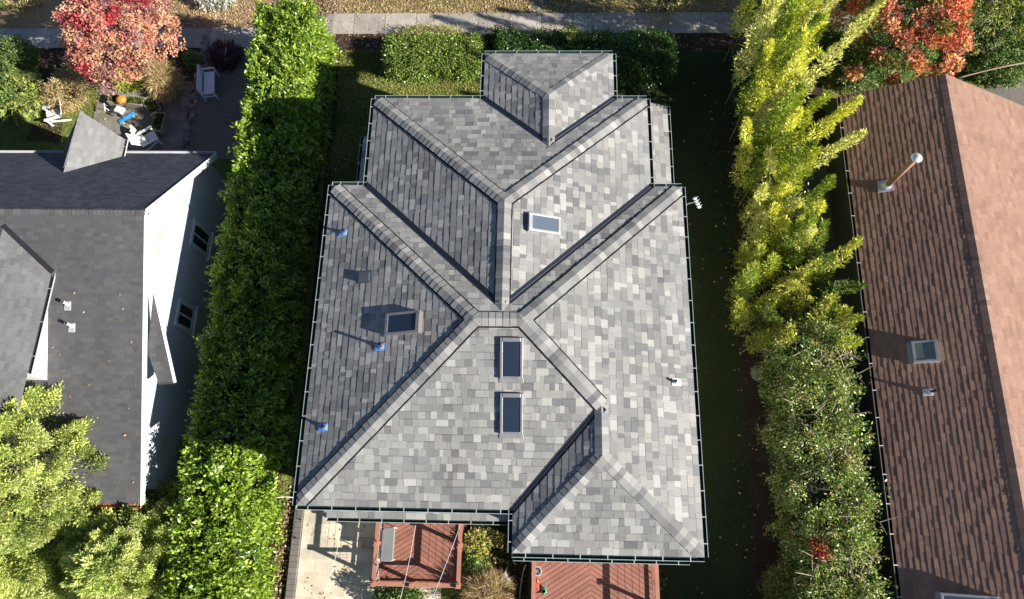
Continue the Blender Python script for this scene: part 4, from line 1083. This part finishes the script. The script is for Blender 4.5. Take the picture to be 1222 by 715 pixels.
# ------------------------------------------------------------------ maples with autumn leaves
def maple(label, c, zb, H, Rm, nl, per, pal, seed, L=.13, flat=.55, gaps=.0):
    t = thing('maple_tree', (float(c[0]), float(c[1]), zb), label, 'tree'); rr = random.Random(seed)
    tr = MB(); limbs(tr, (c[0], c[1], zb), (c[0], c[1], zb + H * .9), 22, .13, Rm * .95, rr, (.07, .055, .05), .35); tr.build('trunk', M['bark'], t)
    Cs, Ds, Ts = [], [], []
    for i in range(nl):
        a = i * 2.39996; f = math.sqrt((i + .5) / nl); rad = Rm * f * rr.uniform(.85, 1.08)
        z = zb + H * (.45 + .5 * math.sqrt(max(0, 1 - f * f)) * rr.uniform(.55, 1.05))
        lc_ = np.array([c[0] + math.cos(a) * rad, c[1] + math.sin(a) * rad, z]); lr = rr.uniform(.22, .48)
        n = int(per * rr.uniform(.6, 1.2)); P, d = ellip_pts(n, lc_, (lr, lr, lr * flat), .2)
        cols, pw = pal(lc_[0] - c[0], lc_[1] - c[1], rr); base = pick(cols, 1, .12, pw)[0]
        Cs.append(P); Ds.append(d + rng.normal(size=(n, 3)) * .6 + np.array([0, 0, .15])); Ts.append(base * (1 + rng.normal(size=(n, 1)) * .22) * (1 + rng.normal(size=(n, 3)) * .06))
    C = np.concatenate(Cs); n = len(C); LL = L * (.75 + .5 * rng.random(n))
    leaves('crown', M['soft_leaf'], t, C, np.concatenate(Ds), LL, LL * .62, np.concatenate(Ts), 1.0)
    return t
PEACH = [(.6, .31, .2), (.66, .39, .25), (.5, .22, .16)]; CRIM = [(.42, .05, .07), (.5, .08, .09), (.34, .06, .09)]; PURP = [(.3, .12, .14), (.36, .17, .17)]
def pal_peach(dx, dy, r_):
    k = r_.random() + (dy * .12 - dx * .13)
    return (CRIM, None) if k > .76 else ((PURP, None) if k > .58 else (PEACH, None))
ma = at(134, 29, 2.2); maple('autumn maple with peach leaves and crimson patches beside the garden path', ma, -1.0, 4.6, 2.6, 160, 200, pal_peach, 6, .11)
REDM = [(.62, .25, .11), (.66, .35, .17), (.58, .17, .09), (.5, .2, .12)]; GRM = [(.2, .2, .05), (.28, .24, .07), (.12, .16, .04)]
def pal_red(dx, dy, r_): return (REDM, None) if r_.random() < .62 else (GRM, None)
mr = at(1090, 22, 4.0); maple('red and orange autumn maple above the end of the brown roof', mr, 0, 5.8, 2.8, 92, 150, pal_red, 7, .15)

# ------------------------------------------------------------------ shrubs and plants
DG = [(.05, .10, .025), (.08, .14, .03), (.11, .18, .045)]; YG = [(.3, .34, .07), (.38, .38, .1), (.2, .27, .06)]; TAN = [(.45, .34, .17), (.5, .4, .22), (.38, .29, .13)]
MG = [(.12, .2, .05), (.17, .25, .07), (.24, .3, .1)]
def sh(label, px, z, r, n, per, L, W, cols, **k): c = at(px[0], px[1], z); return shrub(label, (c[0], c[1], z), r, n, per, L, W, cols, **k)
sh('broad leafy evergreen bush under the red maple by the brown roof', (1040, 84), 0, (2.0, 1.2, 1.5), 700, 12, .14, .06, MG, seed=1.1)
sh('yellowing bush in the top right corner behind the red maple', (1160, 40), 0, (1.7, 1.6, 1.8), 620, 12, .14, .06, YG, seed=1.3)
sh('leafy bush touching the top edge of the brown roof left of its peak', (1015, 96), 0, (1.2, .8, 1.2), 420, 12, .13, .055, MG, seed=1.15)
sh('leafy bush behind the right slope of the brown roof', (1186, 88), 0, (1.3, .8, .9), 420, 12, .13, .055, MG, seed=1.45)
sh('dark green bush in the top right corner under the overhead cable', (1195, 62), 0, (1.9, 1.2, 1.4), 640, 12, .14, .06, MG + DG, seed=1.5)
sh('grey green bush right behind the peak of the brown roof', (1140, 66), 0, (1.2, 1.0, 1.3), 420, 12, .11, .035, [(.2, .25, .12), (.27, .3, .17), (.15, .2, .08)], seed=1.7)
sh('pale green bush at the far top right edge', (1222, 10), 0, (2.2, 1.5, 2.2), 600, 12, .14, .06, MG, seed=1.9)
sh('dark bush standing between the bamboo and the red maple', (985, 40), 0, (1.7, 1.7, 2.0), 620, 12, .14, .05, DG, seed=2.0)
sh('tall grey green bush at the top edge left of the bamboo', (905, 22), 0, (1.2, 1.3, 2.4), 560, 12, .12, .04, [(.11, .16, .06), (.16, .21, .09), (.08, .12, .04)], seed=2.1)
sh('small open tree with yellow leaves at the top edge by the pavement', (790, 14), 0, (1.3, 1.0, 1.2), 150, 9, .12, .055, [(.4, .36, .12), (.3, .3, .09), (.45, .35, .2)], seed=2.2, stems=9, bump=.6)
sh('red leaved low plant at the foot of the bamboo', (915, 275), 0, (.5, .6, .35), 110, 9, .12, .04, [(.4, .08, .04), (.45, .18, .06)], seed=2.3)
sh('pale spiky plant on the dark lawn beside the bamboo', (910, 258), 0, (.25, .25, .35), 70, 9, .2, .025, TAN, seed=2.4)
sh('reddish dry plant poking out on top of the loose hedge', (975, 655), 2.75, (.28, .3, .25), 60, 9, .16, .05, [(.5, .2, .1), (.42, .12, .08)], seed=2.5, stems=3)
sh('yellow tinged bush at the lower end of the loose hedge', (925, 705), 0, (.7, .9, 1.1), 300, 11, .12, .045, [(.26, .24, .06), (.15, .19, .05)], seed=2.6)
# left garden, ground one metre lower
zl_ = -1.0
sh('yellow green large leaved bush on the lit lawn left of the entry gable', (30, 128), zl_, (1.35, .85, .8), 420, 10, .2, .09, YG + MG, seed=3.0)
sh('straw coloured bushy plant beside the white garden chair', (88, 122), zl_, (.85, .9, .8), 360, 11, .13, .035, TAN, seed=3.1)
sh('pale olive plant just above the straw coloured bush', (92, 100), zl_, (.7, .6, .6), 220, 10, .12, .04, [(.3, .32, .14), (.4, .36, .2)], seed=3.2)
sh('dark green shrub at the left edge above the lit lawn', (30, 72), zl_, (.9, .55, .7), 300, 11, .12, .05, DG + MG, seed=3.3)
sh('small bronze green shrub in the upper left corner of the lawn', (5, 85), zl_, (.8, .6, .6), 220, 10, .12, .05, MG, seed=3.4)
sh('small lime green fern at the edge of the shaded garden patio', (158, 103), zl_, (.55, .4, .5), 170, 10, .2, .04, [(.32, .38, .06), (.4, .42, .1)], seed=3.5)
sh('clump of dry upright ornamental grass in the mulch bed', (205, 108), zl_, (.55, .75, .95), 330, 9, .45, .02, TAN, seed=3.6, name='ornamental_grass', cat='ornamental grass')
sh('dark purple leaved shrub beside a white stake on the path', (272, 72), zl_, (.8, .7, .45), 240, 10, .13, .06, [(.09, .035, .05), (.13, .05, .06), (.07, .04, .04)], seed=3.7)
sh('white flowering shrub at the top edge beside the pavement', (262, 4), -.95, (1.0, .55, .5), 300, 10, .1, .06, [(.65, .63, .58), (.25, .26, .15)], pw=[.6, .4], seed=3.8)
sh('low mossy green plant in the mulch under the peach maple', (232, 74), zl_, (.4, .35, .25), 110, 9, .1, .04, MG, seed=3.9)
sh('tawny shrub at the top left edge beyond the pavement', (30, 3), -.95, (1.3, .6, .6), 240, 10, .12, .05, TAN + MG, seed=4.0)
# behind the house
sh('tan feathery ornamental grass between the two decks', (585, 708), 0, (.75, .75, .7), 420, 9, .4, .018, TAN + [(.35, .22, .12)], seed=4.1, name='ornamental_grass', cat='ornamental grass')
sh('yellow flowering leafy plant beside the small deck', (568, 648), 0, (.42, .5, .5), 240, 10, .13, .05, [(.4, .38, .1), (.3, .33, .08), (.55, .48, .2)], seed=4.2)
sh('green leafy plant right of the small deck rail', (566, 674), 0, (.45, .4, .5), 240, 10, .12, .05, MG, seed=4.3)
sh('low green bush under the near rail of the small deck', (478, 716), 0, (.9, .5, .6), 330, 10, .12, .05, MG + DG, seed=4.4)
sh('olive shrub at the end of the laurel hedge beside the patio', (333, 578), 0, (.38, .55, .5), 260, 10, .1, .035, [(.2, .2, .06), (.26, .2, .08), (.14, .17, .05)], seed=4.5)
sh('thin upright seedling rising above the shaded front hedge', (680, 50), 1.3, (.22, .25, .6), 60, 8, .13, .06, YG, seed=4.6, stems=2)
sh('low bronze plants in the front bed by the dark posts', (600, 48), 0, (.9, .3, .4), 170, 9, .12, .05, DG + [(.25, .2, .06)], seed=4.7)
sh('straw coloured grasses along the front hedge beside the pavement', (515, 46), 0, (1.6, .28, .4), 260, 9, .2, .025, TAN + YG, seed=4.8, name='ornamental_grass', cat='ornamental grass')

# ------------------------------------------------------------------ left garden: paving, bed and furniture
def A(u, v, z=-1.0): return at(u, v, z)
patch('mulch_bed', [A(u, v)[:2] for u, v in ((45, 60), (250, 42), (244, 130), (214, 165), (120, 105), (78, 118), (50, 118))], .02, M['soil'], .15, 11)
patch('mulch_patch', [A(u, v)[:2] for u, v in ((36, 148), (75, 138), (72, 172), (32, 168))], .021, M['soil'], .1, 12)
q = [A(u, v) for u, v in ((112, 98), (212, 100), (212, 200), (98, 200))]
mb = MB(); ox, oy = q[3][0], q[3][1]; ww, hh = q[2][0] - q[3][0], q[0][1] - q[3][1]
tabs(mb, [[(0, 0), (ww, 0), (ww, hh), (0, hh)]], (ox, oy, zl_ + .03), (1, 0, 0), (0, 1, 0), (0, 0, 1), .42, [.42, .6, .8], [.012, .014], [((.2, .185, .165), .5), ((.17, .16, .145), .3), ((.235, .215, .19), .2)], random.Random(15))
tag(mb.build('garden_patio', M['stone']), kind='structure')
gp = [A(u, v) for u, v in ((246, 42), (305, 42), (290, 190), (218, 190))]
patch('garden_path', [p[:2] for p in gp], .026, M['dark_concrete'])
mb = MB(); e0, e1_ = A(247, 46), A(222, 165); rr = random.Random(9)
for i in range(60):
    p = e0 + (e1_ - e0) * i / 46; s = rr.uniform(.12, .22); c_ = rr.uniform(.12, .24)
    mb.lathe([(0, s * .55), (s * .55, s * .42), (s * .9, .05), (s * .8, -.05)], p + np.array([rr.uniform(-.14, .14), rr.uniform(-.06, .06), .02]), (c_, c_ * .96, c_ * .88), 7)
tag(mb.build('stone_edging', M['stone'], smooth=False), 'rough stone edging between the mulch bed and the concrete garden path', 'edging')

def planter(label, px, w, l, rz, group='wooden planters around the garden patio'):
    c = A(*px); t = thing('planter', (c[0], c[1], -1.0), label, 'planter', group); Rm = Matrix.Rotation(rz, 3, 'Z')
    def tr_(x, y, z): v = Rm @ Vector((x, y, z)); return (c[0] + v.x, c[1] + v.y, -1.0 + v.z)
    b = MB(); tk = .05; h = .45
    for xa, xb, ya, yb_ in ((-w / 2, w / 2, -l / 2, -l / 2 + tk), (-w / 2, w / 2, l / 2 - tk, l / 2), (-w / 2, -w / 2 + tk, -l / 2 + tk, l / 2 - tk), (w / 2 - tk, w / 2, -l / 2 + tk, l / 2 - tk)):
        b.hexa([tr_(xa, ya, 0), tr_(xb, ya, 0), tr_(xb, yb_, 0), tr_(xa, yb_, 0)], [tr_(xa, ya, h), tr_(xb, ya, h), tr_(xb, yb_, h), tr_(xa, yb_, h)], (.3, .24, .19))
    b.build('box', M['wood'], t)
    s = MB(); s.poly([tr_(-w / 2 + .02, -l / 2 + .02, h - .08), tr_(w / 2 - .02, -l / 2 + .02, h - .08), tr_(w / 2 - .02, l / 2 - .02, h - .08), tr_(-w / 2 + .02, l / 2 - .02, h - .08)], (.035, .025, .018)); s.build('soil', M['bark'], t)
    P = np.array([tr_(rng.uniform(-w / 2 + .1, w / 2 - .1), rng.uniform(-l / 2 + .1, l / 2 - .1), h - .05) for _ in range(90)])
    sprigs(P, np.tile([0, 0, 1.0], (len(P), 1)), 6, .05, .1, .03, DG, None, 'plants', M['soft_leaf'], t, .6)
    return t
planter('wooden planter box holding a round orange pumpkin', (145, 124), .82, .42, R(-2))
planter('empty looking wooden planter second from the left, right of the pumpkin planter', (166, 126), .92, .46, R(-8))
planter('slanting wooden planter box beside the mulch bed', (186, 131), .58, 1.0, R(38))
planter('wooden planter box nearest the white slatted chair', (194, 151), .56, .98, R(-4))
c = A(146, 120, -.5); pm = thing('pumpkin', (c[0], c[1], c[2] - .07), 'round orange pumpkin lying in the leftmost wooden planter', 'pumpkin')
mb = MB(); V = []; n1_, n2_ = 24, 10; cc = np.array([c[0], c[1], c[2] + .1])
for j in range(n2_ + 1):
    ph = math.pi * j / n2_
    for i in range(n1_):
        a = 2 * math.pi * i / n1_; rdd = .23 * math.sin(ph) * (1 + .07 * math.cos(8 * a)); V.append(cc + np.array([rdd * math.cos(a), rdd * math.sin(a), .17 * math.cos(ph)]))
mb.add(V, [(j * n1_ + i, (j + 1) * n1_ + i, (j + 1) * n1_ + (i + 1) % n1_, j * n1_ + (i + 1) % n1_) for j in range(n2_) for i in range(n1_)], (.62, .2, .03)); mb.build('fruit', M['plastic'], pm, smooth=True)
mb = MB(); mb.tube([cc + np.array([0, 0, .15]), cc + np.array([.02, .01, .24])], [.03, .02], (.2, .16, .06), 7); mb.build('stem', M['bark'], pm)
# ride-on toy and blue board
c = A(144, 135); ty = thing('ride_on_toy', (c[0], c[1], -1.0), 'small white and black ride-on toy on the shaded garden patio', 'toy')
mb = MB(); mb.box(c + np.array([.1, 0, .26]), (.42, .34, .2), (.72, .73, .76), R(-20)); mb.box(c + np.array([-.22, .05, .24]), (.3, .3, .14), (.03, .03, .035), R(-20)); mb.build('body', M['plastic'], ty, bevel=.05)
for dx, dy in ((-.3, .22), (-.36, -.14), (.26, .2), (.2, -.26)):
    w = MB(); p = c + np.array([dx, dy, .11]); w.tube([p - np.array([.02, .045, 0]), p + np.array([.02, .045, 0])], .11, (.03, .03, .03), 14); wo = w.build('wheel', M['plastic'], ty)
mb = MB(); p = c + np.array([-.38, -.05, .3]); mb.tube([p, p + np.array([-.06, .0, .25])], .018, (.6, .62, .66), 8); mb.tube([p + np.array([-.14, .22, .25]), p + np.array([.0, -.2, .25])], .022, (.72, .73, .76), 8); mb.build('handlebar', M['plastic'], ty)
c = A(153, 142); bb = thing('scooter_board', (c[0], c[1], -1.0), 'narrow bright blue board on wheels beside the ride-on toy', 'board')
mb = MB(); mb.beam(c + np.array([-.32, -.26, .1]), c + np.array([.3, .28, .1]), .2, .03, (.03, .28, .72)); mb.build('deck_board', M['plastic'], bb, bevel=.01)
for s in (-.22, .2):
    w = MB(); p = c + np.array([s, s * .87, .045]); d_ = np.array([-.09, .1, 0]); w.tube([p - d_, p + d_], .04, (.7, .7, .7), 10); w.build('wheel', M['plastic'], bb)
# white slatted chair, white cloth, white bench, white chair
def slat_chair(label, c, rz, name='garden_chair'):
    t = thing(name, (c[0], c[1], c[2]), label, 'chair'); Rm = Matrix.Rotation(rz, 4, 'Z'); T = Matrix.Translation(Vector(c)) @ Rm; WH = (.78, .79, .8)
    def mk(nm, fn):
        b = MB(); fn(b); b.V = [tuple(T @ Vector(v)) for v in b.V]; b.build(nm, M['paint'], t)
    def seat(b):
        for k in range(6): b.box((-.27 + k * .11, 0, .38), (.085, .56, .025), WH, ry=R(8))
    def back(b):
        for k in range(6): b.beam((-.34, -.26 + k * .105, .4), (-.72, -.3 + k * .122, 1.0), .085, .022, WH, up=(1, 0, .5))
        b.beam((-.5, -.33, .66), (-.5, .33, .66), .05, .03, WH)
    mk('seat', seat); mk('backrest', back)
    for s in (-1, 1):
        mk('armrest', lambda b: b.box((0, s * .36, .58), (.7, .12, .025), WH)); mk('leg', lambda b: b.box((.28, s * .33, .28), (.09, .03, .57), WH)); mk('leg', lambda b: b.beam((.2, s * .29, .3), (-.6, s * .29, .02), .03, .1, WH))
    return t
c = A(184, 170); slat_chair('white slatted garden chair tucked beside the gutter of the dark grey roof', (c[0], c[1], -1.0), R(35))
c = A(70, 142); slat_chair('white garden chair between the straw coloured bush and the entry gable', (c[0], c[1], -1.0), R(200))
c = A(163, 165, -.55); ct = thing('cloth', (c[0], c[1], -.55), 'white cloth with a red patch draped beside the white slatted chair', 'cloth')
mb = MB(); G = 9; V = []
for j in range(G):
    for i in range(4):
        a = j / (G - 1); b = i / 3 - .5; V.append(c + np.array([-.45 + a * 1.0 + b * .16, .5 - a * .85 + b * .34, .12 * math.sin(a * 9 + b * 3) - .1 * abs(b)]))
mb.add(V, [(j * 4 + i, j * 4 + i + 1, j * 4 + i + 5, j * 4 + i + 4) for j in range(G - 1) for i in range(3)], (.8, .8, .78))
for k in (0, 1, 3): mb.C[k] = (.55, .06, .05)
co_ = mb.build('fabric', M['paint'], ct); sm_ = co_.modifiers.new('thickness', 'SOLIDIFY'); sm_.thickness = .012
c = A(250, 106); bn = thing('bench', (c[0], c[1], -1.0), 'white solid backed bench standing on the concrete garden path', 'bench'); T = Matrix.Translation(Vector((c[0], c[1], -1.0))) @ Matrix.Rotation(R(-82), 4, 'Z'); WB = (.72, .75, .8)
def bpart(nm, fn):
    b = MB(); fn(b); b.V = [tuple(T @ Vector(v)) for v in b.V]; return b.build(nm, M['paint'], bn)
bpart('seat', lambda b: [b.box((0, -.02 + k * .13, .42), (1.25, .115, .03), WB) for k in range(4)])
bpart('backrest', lambda b: b.beam((-.66, -.16, .7), (.66, -.16, .7), .03, .5, WB))
for s in (-1, 1):
    def end(b):
        b.box((s * .67, -.13, .48), (.05, .07, .96), WB); b.box((s * .67, .46, .32), (.05, .07, .64), WB); b.box((s * .67, .17, .64), (.06, .64, .04), WB); b.box((s * .67, .17, .3), (.04, .54, .06), WB)
    bpart('side_frame', end)
mb = MB(); p = A(269, 62, -.6); mb.tube([p + np.array([-.12, -.5, -.35]), p + np.array([.1, .35, .25])], .03, (.75, .75, .75), 8); tag(mb.build('garden_stake', M['paint']), 'white stake leaning in the dark purple shrub on the path', 'stake')
# posts in the front bed, stone, overhead cable, paving piece beyond the brown roof
p = at(581, 60, 0); po = thing('sign_post', (p[0], p[1], 0), 'dark post with a small crosswise board beside the pavement', 'post')
mb = MB(); mb.box(p + np.array([0, 0, .6]), (.09, .09, 1.2), (.035, .03, .028)); mb.build('post', M['wood'], po)
mb = MB(); mb.box(p + np.array([.04, 0, 1.24]), (.5, .16, .1), (.12, .13, .15)); mb.build('board', M['metal'], po)
mb = MB(); p = at(628, 52, 0); mb.box(p + np.array([0, 0, .4]), (.08, .08, .8), (.04, .033, .03)); tag(mb.build('bollard', M['wood'], bevel=.01), 'short dark post in the front bed right of the taller post', 'post')
mb = MB(); p = at(906, 446, 0); mb.lathe([(0, .2), (.2, .17), (.33, .08), (.36, -.03)], p, (.16, .15, .12), 12); tag(mb.build('stone', M['stone'], smooth=True), 'round flat stone at the edge of the dark lawn beside the loose hedge', 'stone')
mb = MB(); A0, B0 = at(1140, 94, 2.2), at(1240, 72, 3.0); mb.tube([A0 + (B0 - A0) * k / 10 + np.array([0, 0, .12 * math.sin(math.pi * k / 10)]) for k in range(11)], .03, (.42, .33, .24), 7); tag(mb.build('branch', M['bark'], smooth=True), 'long bare tan branch arching over the dark bush behind the brown roof', 'branch')
patch('paved_drive', [at(u, v, 0)[:2] for u, v in ((1170, 108), (1260, 84), (1260, 160), (1170, 150))], .02, M['dark_concrete'])

# ------------------------------------------------------------------ grass blades and fallen leaves
Cs, Ts, Ls = [], [], []
def blades(n, xa, xb, ya, yb, L, cols, pw=None):
    P = np.stack([rng.uniform(xa, xb, n), rng.uniform(ya, yb, n), np.zeros(n)], 1)
    P[:, 2] = np.array([zg(x) for x in P[:, 0]]); Cs.append(P); Ts.append(pick(cols, n, .25, pw) * (1 + .35 * wob(P, .9, 3))[:, None]); Ls.append(L * (.6 + .8 * rng.random(n)))
GRS = [(.27, .32, .06), (.42, .39, .13), (.18, .25, .045), (.55, .46, .25)]
blades(30000, -9.0, -1.7, 7.9, 13.6, .09, GRS, [.35, .25, .2, .2])
blades(5000, -9.0, -6.5, 13.4, 14.9, .09, GRS, [.35, .25, .2, .2])
blades(9000, -8.9, -6.0, -4.5, 8, .07, GRS, [.35, .2, .3, .15])
blades(20000, 4.9, 8.8, -9, 14.5, .06, [(.045, .07, .02), (.065, .08, .028), (.085, .07, .04)])  # side lawn blades, shade put into their colour too
blades(9000, -2.2, .15, -9.2, -6.3, .13, [(.09, .14, .03), (.16, .17, .05), (.26, .2, .09)])
blades(14000, -25.5, -17.5, 8.4, 14.0, .08, GRS, [.5, .2, .3, .0])
blades(12000, -9, 9.5, 17.05, 18.6, .09, GRS, [.3, .3, .2, .2])
C = np.concatenate(Cs); n = len(C); L = np.concatenate(Ls)
g_ = leaves('grass', M['soft_leaf'], None, C, np.array([0, 0, 1.0]) + rng.normal(size=(n, 3)) * .55, L, L * .22, np.concatenate(Ts), .1)
tag(g_, kind='stuff')
LIT = [(.42, .26, .13), (.5, .36, .2), (.3, .17, .09), (.55, .42, .27)]
Cs = []
def lit(n, xa, xb, ya, yb, dz=.03): 
    P = np.stack([rng.uniform(xa, xb, n), rng.uniform(ya, yb, n), np.zeros(n)], 1); P[:, 2] = np.array([zg(x) for x in P[:, 0]]) + dz; Cs.append(P)
lit(9000, -24, 2, 17.05, 19.0, .04); lit(900, -24, 9, 15.8, 17.1, .045); lit(420, -9.2, 8, 14.8, 15.9); lit(70, 4.8, 9, -9, 14.5, .05); lit(110, 8.0, 9.4, -9, 12, .04)
lit(500, -9.3, -8.6, -10, -5, .04); lit(260, -22, -14, 9, 15.5, .05); lit(120, -9, -2, 8, 12, .08); lit(160, -2.2, 0.1, -9, -6, .1); lit(40, -8.2, -5.5, -9, -6, .06)
for k in range(34):
    u, v = rng.uniform(60, 165), rng.uniform(330, 590); p = onp(u, v, SE_, nS); Cs.append((p + nS * .03)[None])
C = np.concatenate(Cs); n = len(C); D = rng.normal(size=(n, 3)); D[:, 2] *= .25; L = .06 + .06 * rng.random(n)
f_ = leaves('fallen_leaves', M['litter'], None, C, D, L, L * .7, pick(LIT, n, .2), 2.5)
tag(f_, kind='stuff')
